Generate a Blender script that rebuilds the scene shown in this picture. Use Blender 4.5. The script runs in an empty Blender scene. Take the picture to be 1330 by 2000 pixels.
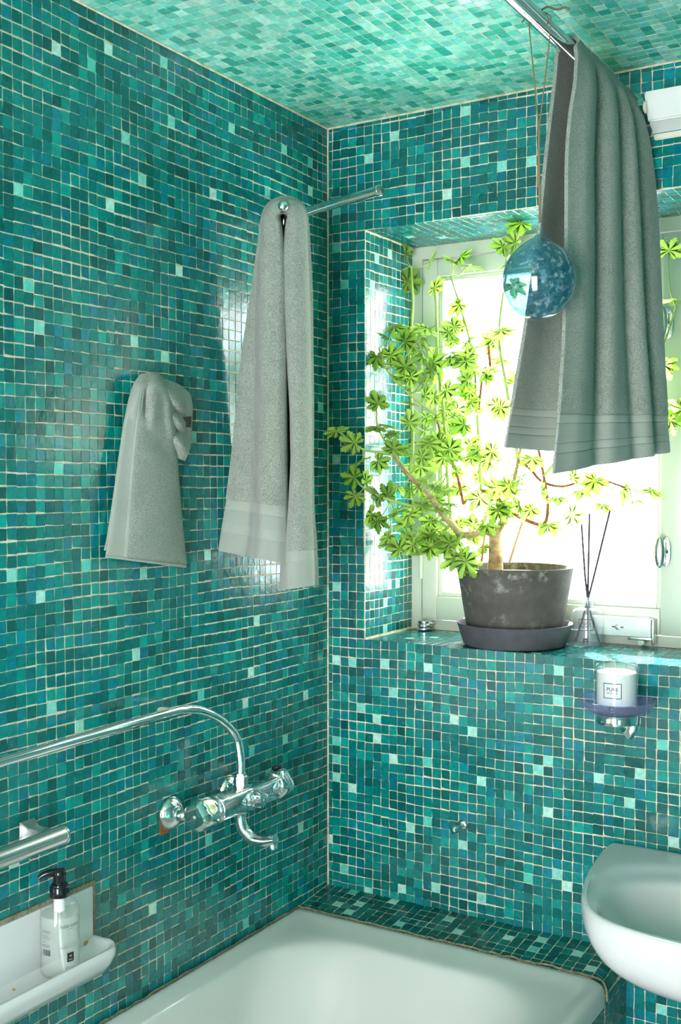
import bpy, bmesh, math, random
import numpy as np
from mathutils import Vector, Matrix

random.seed(11)
RNG = np.random.default_rng(11)
scene = bpy.context.scene
COL = scene.collection
PI = math.pi

# ------------------------------------------------------------------ camera
F = 2171.0                       # focal length in pixels of the 1330x2000 frame
YAW, PITCH = math.radians(31.4), math.atan(60 / F)
CAM = np.array([1.417, -2.262, 1.545])
FW = np.array([-math.sin(YAW) * math.cos(PITCH), math.cos(YAW) * math.cos(PITCH), -math.sin(PITCH)])
RT = np.array([math.cos(YAW), math.sin(YAW), 0.0])
UP = np.cross(RT, FW)
FH = np.array([-math.sin(YAW), math.cos(YAW), 0.0])
cd = bpy.data.cameras.new('camera'); cam = bpy.data.objects.new('camera', cd); COL.objects.link(cam)
cd.sensor_fit = 'VERTICAL'; cd.sensor_height = 36; cd.sensor_width = 24
cd.lens = F / 2000 * 36; cd.clip_start = 0.05
M = Matrix.Identity(4)
for i in range(3):
    M[i][0], M[i][1], M[i][2], M[i][3] = RT[i], UP[i], -FW[i], CAM[i]
cam.matrix_world = M
scene.camera = cam

# ------------------------------------------------------------------ world, sun, lights, exposure
world = bpy.data.worlds.new('sky'); scene.world = world; world.use_nodes = True
bg = world.node_tree.nodes['Background']
bg.inputs[0].default_value = (0.94, 0.96, 1.0, 1); bg.inputs[1].default_value = 18.0
sd = bpy.data.lights.new('sun', 'SUN'); sd.energy = 80; sd.angle = math.radians(1.0); sd.color = (1.0, 0.95, 0.84)
sun = bpy.data.objects.new('sun', sd); COL.objects.link(sun)
sun.rotation_euler = Vector((0.70, -1.0, -0.62)).to_track_quat('-Z', 'Y').to_euler()
pd = bpy.data.lights.new('window_portal', 'AREA'); pd.shape = 'RECTANGLE'; pd.size = 0.76; pd.size_y = 1.0
pd.cycles.is_portal = True
po = bpy.data.objects.new('window_portal', pd); COL.objects.link(po)
po.location = (0.483, 0.43, 1.65); po.rotation_euler = Vector((0, -1, 0)).to_track_quat('-Z', 'Z').to_euler()
ad = bpy.data.lights.new('rear_fill', 'AREA'); ad.shape = 'RECTANGLE'; ad.size = 0.85; ad.size_y = 1.6  # added soft fill from behind the camera, set in an assumed, unseen doorway
ad.energy = 13; ad.color = (1.0, 0.95, 0.97)
ao = bpy.data.objects.new('rear_fill', ad); COL.objects.link(ao)
ao.location = (1.05, -3.19, 1.2); ao.rotation_euler = Vector((-0.12, 1, -0.03)).to_track_quat('-Z', 'Z').to_euler()
vs = scene.view_settings
vs.view_transform = 'Standard'; vs.look = 'None'; vs.exposure = 0.0; vs.gamma = 1.0; vs.use_curve_mapping = False
cy = scene.cycles
cy.use_denoising = True; cy.adaptive_threshold = 0.02
cy.max_bounces = 10; cy.diffuse_bounces = 5; cy.glossy_bounces = 5; cy.transmission_bounces = 8; cy.transparent_max_bounces = 12
cy.caustics_reflective = False; cy.caustics_refractive = False
cy.sample_clamp_indirect = 6.0

# ------------------------------------------------------------------ helpers: projection of the surveyed photograph points
def ray(px, py): return FW + RT * (px - 665) / F - UP * (py - 1000) / F
def hit(px, py, ax, v):
    d = ray(px, py); return CAM + d * ((v - CAM[ax]) / d[ax])
def proj(p):
    v = np.asarray(p, float) - CAM; d = v @ FW
    return 665 + F * (v @ RT) / d, 1000 - F * (v @ UP) / d, d

def srgb(h):
    h = h.lstrip('#'); c = [int(h[i:i + 2], 16) / 255 for i in (0, 2, 4)]
    return tuple(x / 12.92 if x <= 0.04045 else ((x + 0.055) / 1.055) ** 2.4 for x in c)

# ------------------------------------------------------------------ helpers: materials
def mat(name, color=(0.8, 0.8, 0.8), rough=0.5, metal=0.0, **kw):
    m = bpy.data.materials.new(name); m.use_nodes = True
    b = m.node_tree.nodes['Principled BSDF']
    if isinstance(color, str): color = srgb(color)
    b.inputs['Base Color'].default_value = (*color, 1); b.inputs['Roughness'].default_value = rough
    b.inputs['Metallic'].default_value = metal
    for k, v in kw.items(): b.inputs[k].default_value = v
    return m
def nd(m, typ, **props):
    n = m.node_tree.nodes.new(typ)
    for k, v in props.items(): setattr(n, k, v)
    return n
def lk(m, a, b): m.node_tree.links.new(a, b)
def bsdf(m): return m.node_tree.nodes['Principled BSDF']
def noise(m, scale, detail=2.0, rough=0.5, coord='Object'):
    n = nd(m, 'ShaderNodeTexNoise'); n.inputs['Scale'].default_value = scale
    n.inputs['Detail'].default_value = detail; n.inputs['Roughness'].default_value = rough
    if coord == 'World':
        g = nd(m, 'ShaderNodeNewGeometry'); lk(m, g.outputs['Position'], n.inputs['Vector'])
    else:
        t = nd(m, 'ShaderNodeTexCoord'); lk(m, t.outputs[coord], n.inputs['Vector'])
    return n
def ramp(m, src, stops):
    r = nd(m, 'ShaderNodeValToRGB'); e = r.color_ramp.elements
    while len(e) < len(stops): e.new(0.5)
    for el, (p, c) in zip(e, stops):
        el.position = p; el.color = (*c, 1) if len(c) == 3 else c
    lk(m, src, r.inputs[0]); return r
def bump(m, src, strength, dist):
    b = nd(m, 'ShaderNodeBump'); b.inputs['Strength'].default_value = strength; b.inputs['Distance'].default_value = dist
    lk(m, src, b.inputs['Height']); lk(m, b.outputs[0], bsdf(m).inputs['Normal']); return b
def mixc(m, fac, a, b, mode='MIX'):
    n = nd(m, 'ShaderNodeMix', data_type='RGBA', blend_type=mode)
    for sock, v in ((n.inputs[0], fac), (n.inputs[6], a), (n.inputs[7], b)):
        if hasattr(v, 'is_linked') or hasattr(v, 'links'): lk(m, v, sock)
        elif isinstance(v, (int, float)): sock.default_value = v
        else: sock.default_value = (*v, 1)
    return n.outputs[2]

def tile_mat(name, source):
    m = mat(name, rough=0.16); b = bsdf(m)
    if source == 'object':
        a = nd(m, 'ShaderNodeObjectInfo'); c = a.outputs['Color']
    else:
        a = nd(m, 'ShaderNodeAttribute', attribute_name='tint'); c = a.outputs['Color']
    n1 = noise(m, 95, 3, 0.6, 'World')
    r1 = ramp(m, n1.outputs['Fac'], [(0.3, (0.78, 0.78, 0.78)), (0.7, (1.16, 1.16, 1.16))])
    c1 = mixc(m, 1.0, c, r1.outputs[0], 'MULTIPLY')
    n2 = noise(m, 900, 2, 0.5, 'World')
    r2 = ramp(m, n2.outputs['Fac'], [(0.70, (0, 0, 0)), (0.76, (1, 1, 1))])
    mul = nd(m, 'ShaderNodeMath', operation='MULTIPLY'); mul.inputs[1].default_value = 0.20; lk(m, r2.outputs[0], mul.inputs[0])
    c2 = mixc(m, mul.outputs[0], c1, srgb('#b9dcd6'))
    lk(m, c2, b.inputs['Base Color'])
    n3 = noise(m, 70, 3.5, 0.6, 'World')
    bump(m, n3.outputs['Fac'], 0.45, 0.0014)
    n4 = noise(m, 30, 3, 0.6, 'World')
    r4 = ramp(m, n4.outputs['Fac'], [(0.3, (0.10,) * 3), (0.75, (0.30,) * 3)])
    lk(m, r4.outputs[0], b.inputs['Roughness'])
    b.inputs['Specular IOR Level'].default_value = 0.55
    return m
TILE_OBJ, TILE_ATT = tile_mat('glazed_tile', 'object'), tile_mat('glazed_tile_field', 'attr')

GROUT = mat('grout', '#cfc2a4', 0.95)
_n = noise(GROUT, 60, 4, 0.6, 'World')
_r = ramp(GROUT, _n.outputs['Fac'], [(0.3, srgb('#b9aa88')), (0.55, srgb('#dcd1b8')), (0.8, srgb('#ece5d3'))])
lk(GROUT, _r.outputs[0], bsdf(GROUT).inputs['Base Color'])
_n = noise(GROUT, 400, 2, 0.5, 'World'); bump(GROUT, _n.outputs['Fac'], 0.5, 0.001)

CHROME = mat('chrome', (0.90, 0.91, 0.93), 0.06, 1.0)
STEEL = mat('brushed_steel', (0.68, 0.68, 0.66), 0.24, 1.0)
NICKEL = mat('satin_nickel', (0.66, 0.67, 0.66), 0.2, 1.0)
PORCELAIN = mat('porcelain', '#d2d4d5', 0.07, 0.0); bsdf(PORCELAIN).inputs['Coat Weight'].default_value = 0.4
ENAMEL = mat('enamel', '#d0d4d0', 0.14, 0.0)
_n = noise(ENAMEL, 9, 3, 0.5, 'World'); _r = ramp(ENAMEL, _n.outputs['Fac'], [(0.3, (0.06,) * 3), (0.7, (0.12,) * 3)]); lk(ENAMEL, _r.outputs[0], bsdf(ENAMEL).inputs['Roughness'])
PAINT = mat('window_paint', '#c8cfc0', 0.32)
_n = noise(PAINT, 25, 3, 0.5, 'World'); bump(PAINT, _n.outputs['Fac'], 0.08, 0.002)
WHITE_PLASTIC = mat('white_plastic', '#e3e6e2', 0.3)
CREAM_PLASTIC = mat('cream_plastic', '#e2dfcb', 0.35)
BLACK_PLASTIC = mat('black_plastic', '#15171d', 0.1)
BLACK_PRINT = mat('black_print', '#17181a', 0.4)
GREY_PRINT = mat('grey_print', '#4a4c50', 0.4)
WHITE_PRINT = mat('white_print', '#e8e8e8', 0.4)
PLASTER = mat('painted_plaster', '#e6e6df', 0.8)
_n = noise(PLASTER, 40, 3, 0.5, 'World'); bump(PLASTER, _n.outputs['Fac'], 0.1, 0.002)
FLOORM = mat('floor_stone', '#909494', 0.4)
_n = noise(FLOORM, 12, 4, 0.6, 'World'); _r = ramp(FLOORM, _n.outputs['Fac'], [(0.3, srgb('#85898a')), (0.7, srgb('#9c9f9e'))]); lk(FLOORM, _r.outputs[0], bsdf(FLOORM).inputs['Base Color'])
RUST = mat('rust', '#7a4a24', 0.9)
_n = noise(RUST, 300, 4, 0.7, 'World'); _r = ramp(RUST, _n.outputs['Fac'], [(0.3, srgb('#4d2e1c')), (0.7, srgb('#a06a30'))]); lk(RUST, _r.outputs[0], bsdf(RUST).inputs['Base Color'])
SEALANT = mat('aged_sealant', '#8d8669', 0.8)
_n = noise(SEALANT, 150, 4, 0.6, 'World'); _r = ramp(SEALANT, _n.outputs['Fac'], [(0.3, srgb('#57533f')), (0.7, srgb('#98917a'))]); lk(SEALANT, _r.outputs[0], bsdf(SEALANT).inputs['Base Color'])
OCHRE = mat('ochre_chip', '#b08a4a', 0.9)

def clear_mat(name, tint=(1, 1, 1), gloss_rough=0.02, body=0.06, ior=1.45):
    """thin clear wall of glass or liquid: transparent with fresnel reflection and a little body"""
    m = bpy.data.materials.new(name); m.use_nodes = True
    nt = m.node_tree; nt.nodes.clear()
    out = nt.nodes.new('ShaderNodeOutputMaterial')
    tr = nt.nodes.new('ShaderNodeBsdfTransparent'); tr.inputs[0].default_value = (*tint, 1)
    gl = nt.nodes.new('ShaderNodeBsdfGlossy'); gl.inputs['Roughness'].default_value = gloss_rough
    df = nt.nodes.new('ShaderNodeBsdfDiffuse'); df.inputs[0].default_value = (*tint, 1)
    lw = nt.nodes.new('ShaderNodeLayerWeight'); lw.inputs[0].default_value = 0.5
    pw = nt.nodes.new('ShaderNodeMath'); pw.operation = 'POWER'; pw.inputs[1].default_value = 4.0; nt.links.new(lw.outputs['Facing'], pw.inputs[0])
    fr = nt.nodes.new('ShaderNodeMath'); fr.operation = 'MULTIPLY_ADD'; fr.inputs[1].default_value = 0.55; fr.inputs[2].default_value = 0.035; nt.links.new(pw.outputs[0], fr.inputs[0])
    m1 = nt.nodes.new('ShaderNodeMixShader'); m1.inputs[0].default_value = body
    m2 = nt.nodes.new('ShaderNodeMixShader')
    nt.links.new(tr.outputs[0], m1.inputs[1]); nt.links.new(df.outputs[0], m1.inputs[2])
    nt.links.new(fr.outputs[0], m2.inputs[0]); nt.links.new(m1.outputs[0], m2.inputs[1]); nt.links.new(gl.outputs[0], m2.inputs[2])
    nt.links.new(m2.outputs[0], out.inputs[0])
    return m
PANE = clear_mat('window_glass', (0.97, 0.99, 0.98), 0.0, 0.01)
CLEAR = clear_mat('clear_glass', (0.97, 0.985, 0.99), 0.02, 0.03)
LIQUID = clear_mat('clear_soap', (0.93, 0.95, 0.92), 0.03, 0.22)
VIOLET_GLASS = clear_mat('violet_glass', (0.80, 0.82, 0.98), 0.02, 0.06)
WAX = mat('candle_wax', '#f1f1ee', 0.4); bsdf(WAX).inputs['Subsurface Weight'].default_value = 0.3; bsdf(WAX).inputs['Subsurface Radius'].default_value = (0.01, 0.01, 0.009)

# ------------------------------------------------------------------ helpers: meshes
def mesh_obj(name, verts, faces, material=None, parent=None, smooth=False, loc=None):
    me = bpy.data.meshes.new(name); me.from_pydata([tuple(map(float, v)) for v in verts], [], [tuple(f) for f in faces])
    if smooth: me.polygons.foreach_set('use_smooth', [True] * len(me.polygons))
    me.update()
    o = bpy.data.objects.new(name, me); COL.objects.link(o)
    if material: me.materials.append(material)
    if parent:
        o.parent = parent
        o.matrix_parent_inverse = Matrix.Translation(-Vector(parent.location)) if parent.type == 'EMPTY' else Matrix.Identity(4)
    if loc is not None: o.location = loc
    return o
def empty(name, loc, label, cat, group=None):
    o = bpy.data.objects.new(name, None); COL.objects.link(o); o.location = tuple(map(float, loc)); o.empty_display_size = 0.05
    o['label'] = label; o['category'] = cat
    if group: o['group'] = group
    return o
def tag(o, label, cat, group=None):
    o['label'] = label; o['category'] = cat
    if group: o['group'] = group
    return o
def struct(o, label=None):
    o['kind'] = 'structure'
    if label: o['label'] = label
    return o
def box_vf(lo, hi):
    (a, b, c), (d, e, f) = lo, hi
    v = [(a, b, c), (d, b, c), (d, e, c), (a, e, c), (a, b, f), (d, b, f), (d, e, f), (a, e, f)]
    return v, [(0, 3, 2, 1), (4, 5, 6, 7), (0, 1, 5, 4), (1, 2, 6, 5), (2, 3, 7, 6), (3, 0, 4, 7)]
def join_vf(parts):
    V, Fc = [], []
    for v, f in parts:
        k = len(V); V += list(v); Fc += [tuple(i + k for i in q) for q in f]
    return V, Fc
def box(name, lo, hi, material, parent=None, bevel=0.0, seg=2):
    v, f = box_vf(lo, hi); o = mesh_obj(name, v, f, material, parent)
    if bevel:
        bm = bmesh.new(); bm.from_mesh(o.data)
        bmesh.ops.bevel(bm, geom=bm.edges[:], offset=bevel, segments=seg, affect='EDGES', profile=0.5)
        bm.to_mesh(o.data); bm.free()
        o.data.polygons.foreach_set('use_smooth', [True] * len(o.data.polygons)); autosmooth(o)
    return o
def autosmooth(o, ang=35):
    me = o.data; bm = bmesh.new(); bm.from_mesh(me)
    for e in bm.edges:
        e.smooth = len(e.link_faces) != 2 or e.calc_face_angle(0) < math.radians(ang)
    bm.to_mesh(me); bm.free()
def frame_for(d):
    d = np.asarray(d, float); d = d / np.linalg.norm(d)
    a = np.array([0, 0, 1.0]) if abs(d[2]) < 0.9 else np.array([1.0, 0, 0])
    u = np.cross(a, d); u /= np.linalg.norm(u); return u, np.cross(d, u), d
def lathe_vf(profile, n=32, axis=(0, 0, 1), origin=(0, 0, 0), closed_ends=True):
    """profile: list of (radius, height along axis)"""
    u, w, d = frame_for(axis); o = np.asarray(origin, float); V = []; Fc = []
    for r, h in profile:
        for k in range(n):
            t = 2 * PI * k / n; V.append(o + d * h + (u * math.cos(t) + w * math.sin(t)) * max(r, 1e-5))
    for i in range(len(profile) - 1):
        for k in range(n):
            a, b = i * n + k, i * n + (k + 1) % n; Fc.append((a, b, b + n, a + n))
    if closed_ends:
        if profile[0][0] > 1e-4: Fc.append(tuple(range(n - 1, -1, -1)))
        if profile[-1][0] > 1e-4: s = (len(profile) - 1) * n; Fc.append(tuple(range(s, s + n)))
    return V, Fc
def lathe(name, profile, material, parent=None, n=32, axis=(0, 0, 1), origin=(0, 0, 0), closed=True, sharp=40):
    v, f = lathe_vf(profile, n, axis, origin, closed); o = mesh_obj(name, v, f, material, parent, True); autosmooth(o, sharp); return o
def smooth_path(pts, n=8):
    P = [np.asarray(p, float) for p in pts]
    if len(P) < 3: return P
    Q = [2 * P[0] - P[1]] + P + [2 * P[-1] - P[-2]]; out = []
    for i in range(1, len(Q) - 2):
        for k in range(n):
            t = k / n; a, b, c, d = Q[i - 1], Q[i], Q[i + 1], Q[i + 2]
            out.append(0.5 * ((2 * b) + (c - a) * t + (2 * a - 5 * b + 4 * c - d) * t * t + (3 * b - a - 3 * c + d) * t ** 3))
    out.append(P[-1]); return out
def tube_vf(path, radius, n=12, caps=True):
    P = [np.asarray(p, float) for p in path]; m = len(P)
    R = radius if hasattr(radius, '__len__') else [radius] * m
    if len(R) != m: R = np.interp(np.linspace(0, 1, m), np.linspace(0, 1, len(R)), R)
    V, Fc = [], []; u = None
    for i, p in enumerate(P):
        d = P[min(i + 1, m - 1)] - P[max(i - 1, 0)]; d = d / (np.linalg.norm(d) + 1e-12)
        if u is None: u, w, _ = frame_for(d)
        u = u - d * (u @ d); u /= (np.linalg.norm(u) + 1e-12); w = np.cross(d, u)
        for k in range(n):
            t = 2 * PI * k / n; V.append(p + (u * math.cos(t) + w * math.sin(t)) * R[i])
    for i in range(m - 1):
        for k in range(n):
            a, b = i * n + k, i * n + (k + 1) % n; Fc.append((a, b, b + n, a + n))
    if caps: Fc.append(tuple(range(n - 1, -1, -1))); Fc.append(tuple(range((m - 1) * n, m * n)))
    return V, Fc
def tube(name, path, radius, material, parent=None, n=14, sm=0, caps=True):
    if sm: path = smooth_path(path, sm)
    v, f = tube_vf(path, radius, n, caps); o = mesh_obj(name, v, f, material, parent, True); autosmooth(o, 50); return o
def loft_vf(rings, cap_first=False, cap_last=False):
    n = len(rings[0]); V = [p for r in rings for p in r]; Fc = []
    for i in range(len(rings) - 1):
        for k in range(n):
            a, b = i * n + k, i * n + (k + 1) % n; Fc.append((a, b, b + n, a + n))
    if cap_first: Fc.append(tuple(range(n - 1, -1, -1)))
    if cap_last: s = (len(rings) - 1) * n; Fc.append(tuple(range(s, s + n)))
    return V, Fc
def text_vf(body, size, fn):
    """flat lettering; fn maps (x, y) of the centred text to a 3-D point"""
    cu = bpy.data.curves.new('lettering', 'FONT'); cu.body = body; cu.size = size; cu.align_x = 'CENTER'; cu.align_y = 'CENTER'; cu.resolution_u = 3
    o = bpy.data.objects.new('lettering', cu); COL.objects.link(o)
    dg = bpy.context.evaluated_depsgraph_get(); me = bpy.data.meshes.new_from_object(o.evaluated_get(dg))
    V = [fn(v.co.x, v.co.y) for v in me.vertices]; Fc = [tuple(p.vertices) for p in me.polygons]
    bpy.data.objects.remove(o); bpy.data.curves.remove(cu); bpy.data.meshes.remove(me)
    return V, Fc
def rect_line_vf(w, h, t, fn, n=10):
    """rectangular outline of line width t"""
    parts = []
    for (x0, x1, y0, y1) in ((-w / 2, w / 2, h / 2 - t, h / 2), (-w / 2, w / 2, -h / 2, -h / 2 + t), (-w / 2, -w / 2 + t, -h / 2, h / 2), (w / 2 - t, w / 2, -h / 2, h / 2)):
        parts.append(patch_vf(x0, x1, y0, y1, fn, n))
    return join_vf(parts)
def patch_vf(x0, x1, y0, y1, fn, n=8):
    V, Fc = [], []
    for i in range(n + 1):
        x = x0 + (x1 - x0) * i / n; V += [fn(x, y0), fn(x, y1)]
    for i in range(n): Fc.append((2 * i, 2 * i + 2, 2 * i + 3, 2 * i + 1))
    return V, Fc

# ------------------------------------------------------------------ mosaic
PAL_WALL = [('#00605d', 6), ('#00706d', 9), ('#007b77', 8), ('#006d79', 3), ('#007a86', 2), ('#005655', 2), ('#048e86', 3), ('#006769', 5)]
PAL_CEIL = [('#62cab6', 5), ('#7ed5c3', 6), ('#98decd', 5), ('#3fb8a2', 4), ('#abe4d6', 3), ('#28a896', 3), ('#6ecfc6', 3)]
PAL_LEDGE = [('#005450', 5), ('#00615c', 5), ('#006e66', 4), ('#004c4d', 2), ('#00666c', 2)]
LIGHTS = ['#93d6c8', '#a3dccf', '#7fd0c4', '#59c5b8', '#b4e0d5']
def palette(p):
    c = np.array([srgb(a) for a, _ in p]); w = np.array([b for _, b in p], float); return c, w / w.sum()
# eight slightly uneven hand-cut pieces, unit size, shared by every mosaic surface
def tile_variant(rs):
    j = rs.uniform(-0.028, 0.028, (4, 2)); c = np.array([(-.5, -.5), (.5, -.5), (.5, .5), (-.5, .5)]) + j
    if rs.random() < 0.25:
        k = rs.integers(4); c[k] *= rs.uniform(0.86, 0.93)
    out = []
    for k in range(4):                      # each corner softened by two points
        p, a, b = c[k], c[k - 1], c[(k + 1) % 4]; s = rs.uniform(0.02, 0.07)
        out += [p + (a - p) * s, p + (b - p) * s]
    out = np.array(out); ins = out * 0.955
    V = [(x, y, 0.0) for x, y in out] + [(x, y, 0.78) for x, y in out] + [(x, y, 1.0) for x, y in ins]
    Fc = []
    for i in range(2):
        for k in range(8):
            a, b = i * 8 + k, i * 8 + (k + 1) % 8; Fc.append((a, b, b + 8, a + 8))
    Fc.append(tuple(range(16, 24)))
    return np.array(V), Fc
_rs = np.random.default_rng(5)
VARIANTS = [tile_variant(_rs) for _ in range(8)]
VMESH = []
for k, (v, f) in enumerate(VARIANTS):
    me = bpy.data.meshes.new('tile'); me.from_pydata([tuple(p) for p in v], [], f); me.materials.append(TILE_OBJ); me.update(); VMESH.append(me)
VF = [np.array(f[:-1]) for _, f in VARIANTS]
TH = 0.0010
NIND = 300
def mosaic(parent, O, U, V, nu, nv, pu, pv, pal, keep=None, lights=(), seed=0, hide=(), wave=0.0022, light_p=0.004, tilt=0.005, half0=False, vmax=None, gap=1.0):
    """lay nu x nv pieces from origin O along U and V (unit vectors); surface normal U x V"""
    O, U, V = (np.asarray(a, float) for a in (O, U, V)); N = np.cross(U, V)
    rs = np.random.default_rng(100 + seed); cols, wts = palette(pal)
    ph = rs.uniform(0, 6.28, 12); kk = rs.uniform(8, 34, (6, 2)) * rs.choice([-1, 1], (6, 2))
    def W(a, b, o): return sum(math.sin(kk[q][0] * a * (1 if o == 0 else .6) + kk[q][1] * b * (.6 if o == 0 else 1) + ph[q + 6 * o]) for q in range(6)) / 2.6
    lightset = set()
    for (px, py) in lights:
        d = ray(px, py); t = ((O - CAM) @ N) / (d @ N); p = CAM + d * t - O
        lightset.add((int((p @ U) // pu), int((p @ V) // pv)))
    recs = []
    for i in range(nu):
        for j in range(nv):
            u, v = (i + .5) * pu, (j + .5) * pv
            if keep and not keep(u, v): continue
            edge = min(1, min(i, nu - 1 - i, j, nv - 1 - j) / 2)
            du = wave * 0.55 * W(u, v, 0) * edge + rs.normal(0, 0.00022); dv = wave * W(u, v, 1) * edge + rs.normal(0, 0.0003)
            sw = pu - gap * (0.0010 + abs(rs.normal(0, 0.0005))); sh = pv - gap * (0.0012 + abs(rs.normal(0, 0.0006)))
            if half0 and i == 0: u += .25 * pu; sw -= .5 * pu
            if vmax and (j + 1) * pv > vmax:
                over = (j + 1) * pv - vmax; v -= over / 2; sh -= over; dv = 0
                if sh < .003: continue
            if (i, j) in lightset or rs.random() < light_p:
                c = np.array(srgb(LIGHTS[rs.integers(5)]))
            else:
                g = W(u * .35 + 3, v * .35 + 1, 0)
                c = cols[rs.choice(len(cols), p=wts)] * (1 + 0.10 * g) * rs.uniform(0.90, 1.12)
            rot = rs.normal(0, 0.012); tu, tv = rs.normal(0, tilt, 2); th = TH * rs.uniform(0.8, 1.2); k = rs.integers(8)
            recs.append((u + du, v + dv, sw, sh, rot, tu, tv, th, k, np.clip(c, 0, 1)))
    def basis(r):
        u, v, sw, sh, rot, tu, tv, th, k, c = r
        a = U * math.cos(rot) + V * math.sin(rot); b = V * math.cos(rot) - U * math.sin(rot)
        n = N + a * tu + b * tv
        a2 = a - N * tu; b2 = b - N * tv
        return O + U * u + V * v, a2 * sw, b2 * sh, n * th
    scored = []
    for q, r in enumerate(recs):
        o, a, b, n = basis(r); x, y, d = proj(o)
        if d <= 0.1 or not (6 < x < 1324 and 6 < y < 1994): continue
        if any(x0 < x < x1 and y0 < y < y1 for x0, y0, x1, y1 in hide): continue
        xa, ya, _ = proj(o + a); xb, yb, _ = proj(o + b)
        scored.append((-abs((xa - x) * (yb - y) - (ya - y) * (xb - x)), q))
    scored.sort(); single = {q for _, q in scored[:NIND]}
    pin = parent.matrix_world.inverted()
    AV, AF, AC, k0 = [], [], [], 0
    fcaps = []
    for q, r in enumerate(recs):
        o, a, b, n = basis(r)
        if q in single:
            t = bpy.data.objects.new('tile', VMESH[r[8]]); COL.objects.link(t); t.parent = parent
            m = Matrix.Identity(4)
            for e in range(3): m[e][0], m[e][1], m[e][2], m[e][3] = a[e], b[e], n[e], o[e]
            t.matrix_basis = m; t.color = (*r[9], 1)
        else:
            vv = VARIANTS[r[8]][0]
            AV.append(o + vv[:, :1] * a + vv[:, 1:2] * b + vv[:, 2:] * n); AF.append(VF[r[8]] + k0); fcaps.append(tuple(range(k0 + 16, k0 + 24)))
            AC.append(np.repeat(np.append(r[9], 1)[None], 24, 0)); k0 += 24
    if AV:
        AV = np.concatenate(AV); AC = np.concatenate(AC); AF = np.concatenate(AF)
        me = bpy.data.meshes.new('tile_field'); me.from_pydata(AV.tolist(), [], AF.tolist() + fcaps)
        at = me.attributes.new('tint', 'FLOAT_COLOR', 'POINT'); at.data.foreach_set('color', AC.astype(np.float32).ravel())
        me.materials.append(TILE_ATT); me.update()
        o = bpy.data.objects.new('tile_field', me); COL.objects.link(o); o.parent = parent; o['kind'] = 'stuff'
    return len(recs)

CEIL = 2.384
WX0, WX1, WZ0, WZ1, WY = 0.1031, 0.8613, 1.172, 2.132, 0.238     # window opening and depth of its reveal
LY0 = -1.75                                                      # tiled length of the left wall
XR, YR = 1.95, -3.2

L_LEFT = [(108,93),(215,95),(324,126),(340,246),(449,250),(250,277),(553,298),(607,322),(608,380),(521,381),(412,381),(218,407),(37,379),(345,533),(78,645),(268,677),(438,682),(629,802),(409,1094),(281,1109),(375,865),(117,922),(20,1130),(169,1117),(268,1287),(102,1394),(398,1346),(497,1221),(474,1366),(552,1440),(594,1353),(20,1695),(298,1766),(592,1606)]
L_BACK = [(773,259),(723,305),(910,311),(873,376),(1040,309),(662,409),(659,479),(675,549),(659,890),(657,1143),(653,1290),(685,1292),(748,1300),(830,1308),(1096,1313),(699,1384),(775,1362),(879,1409),(1097,1372),(653,1450),(730,1437),(732,1409),(763,1487),(827,1494),(652,1520),(947,1531),(1058,1511),(1065,1486),(1174,1524),(1257,1516),(1299,1460),(1232,1577),(1077,1590),(795,1620),(843,1609),(912,1659),(640,1642),(667,1700),(714,1732),(793,1732),(860,1745),(947,1763),(1040,1722),(1320,1648),(1300,1967)]
L_LEDGE = [(657,1763),(698,1764),(680,1777),(763,1760),(777,1800),(873,1794),(888,1816),(991,1829),(1056,1834),(1041,1850),(1129,1860),(1156,1888)]
L_REV = [(739,503),(757,491),(730,554),(792,556),(740,624),(728,1147),(780,1140),(754,1179),(754,1227)]
L_HEAD = [(797,464),(860,465)]

# ------------------------------------------------------------------ the room
HIDE_L = [(0, 1725, 205, 1985), (210, 735, 365, 1100), (445, 400, 615, 1120), (0, 1640, 125, 1690)]
wl = struct(mesh_obj('wall_left', *box_vf((-0.14, YR, -0.02), (0, 0.0, CEIL + 0.02)), GROUT))
nL = round((0 - LY0) / 0.0217)
mosaic(wl, (0, LY0, 0.556), (0, 1, 0), (0, 0, 1), nL, 84, -LY0 / nL, (CEIL - 0.556 - .001) / 84, PAL_WALL, lights=L_LEFT, seed=1, hide=HIDE_L)
# back wall with the window opening (four slabs, one mesh)
wb = struct(mesh_obj('wall_back', *join_vf([box_vf((-0.14, 0, -0.02), (WX0, 0.36, CEIL + .02)), box_vf((WX1, 0, -0.02), (XR, 0.36, CEIL + .02)),
        box_vf((WX0, 0, -0.02), (WX1, 0.36, WZ0 - .003)), box_vf((WX0, 0, WZ1), (WX1, 0.36, CEIL + .02))]), GROUT))
pB = 0.0223; OX = 0.0028 - pB / 2; nB = int((XR - OX) / pB)
PZ = (WZ1 - WZ0) / 44; OZ = WZ0 - 53 * PZ
def keep_back(u, v):
    x, z = u + OX, v + OZ
    if WX0 < x < WX1 and WZ0 < z < WZ1: return False
    return x > 0.735 or z > 0.558
mosaic(wb, (OX, 0, OZ), (1, 0, 0), (0, 0, 1), nB, 110, pB, PZ, PAL_WALL, half0=True, vmax=CEIL - OZ - .001, gap=0.72, keep=keep_back, lights=L_BACK, seed=2,
       hide=[(1060, 80, 1300, 930), (1150, 1650, 1330, 1950), (1130, 1290, 1280, 1440)])
# ceiling: normal faces down
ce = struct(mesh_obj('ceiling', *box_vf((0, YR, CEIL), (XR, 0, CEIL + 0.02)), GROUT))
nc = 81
mosaic(ce, (0.004, -0.002, CEIL), (1, 0, 0), (0, -1, 0), 88, nc, 0.0216, 0.0218, PAL_CEIL, seed=3, light_p=0.0, wave=0.002)
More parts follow.
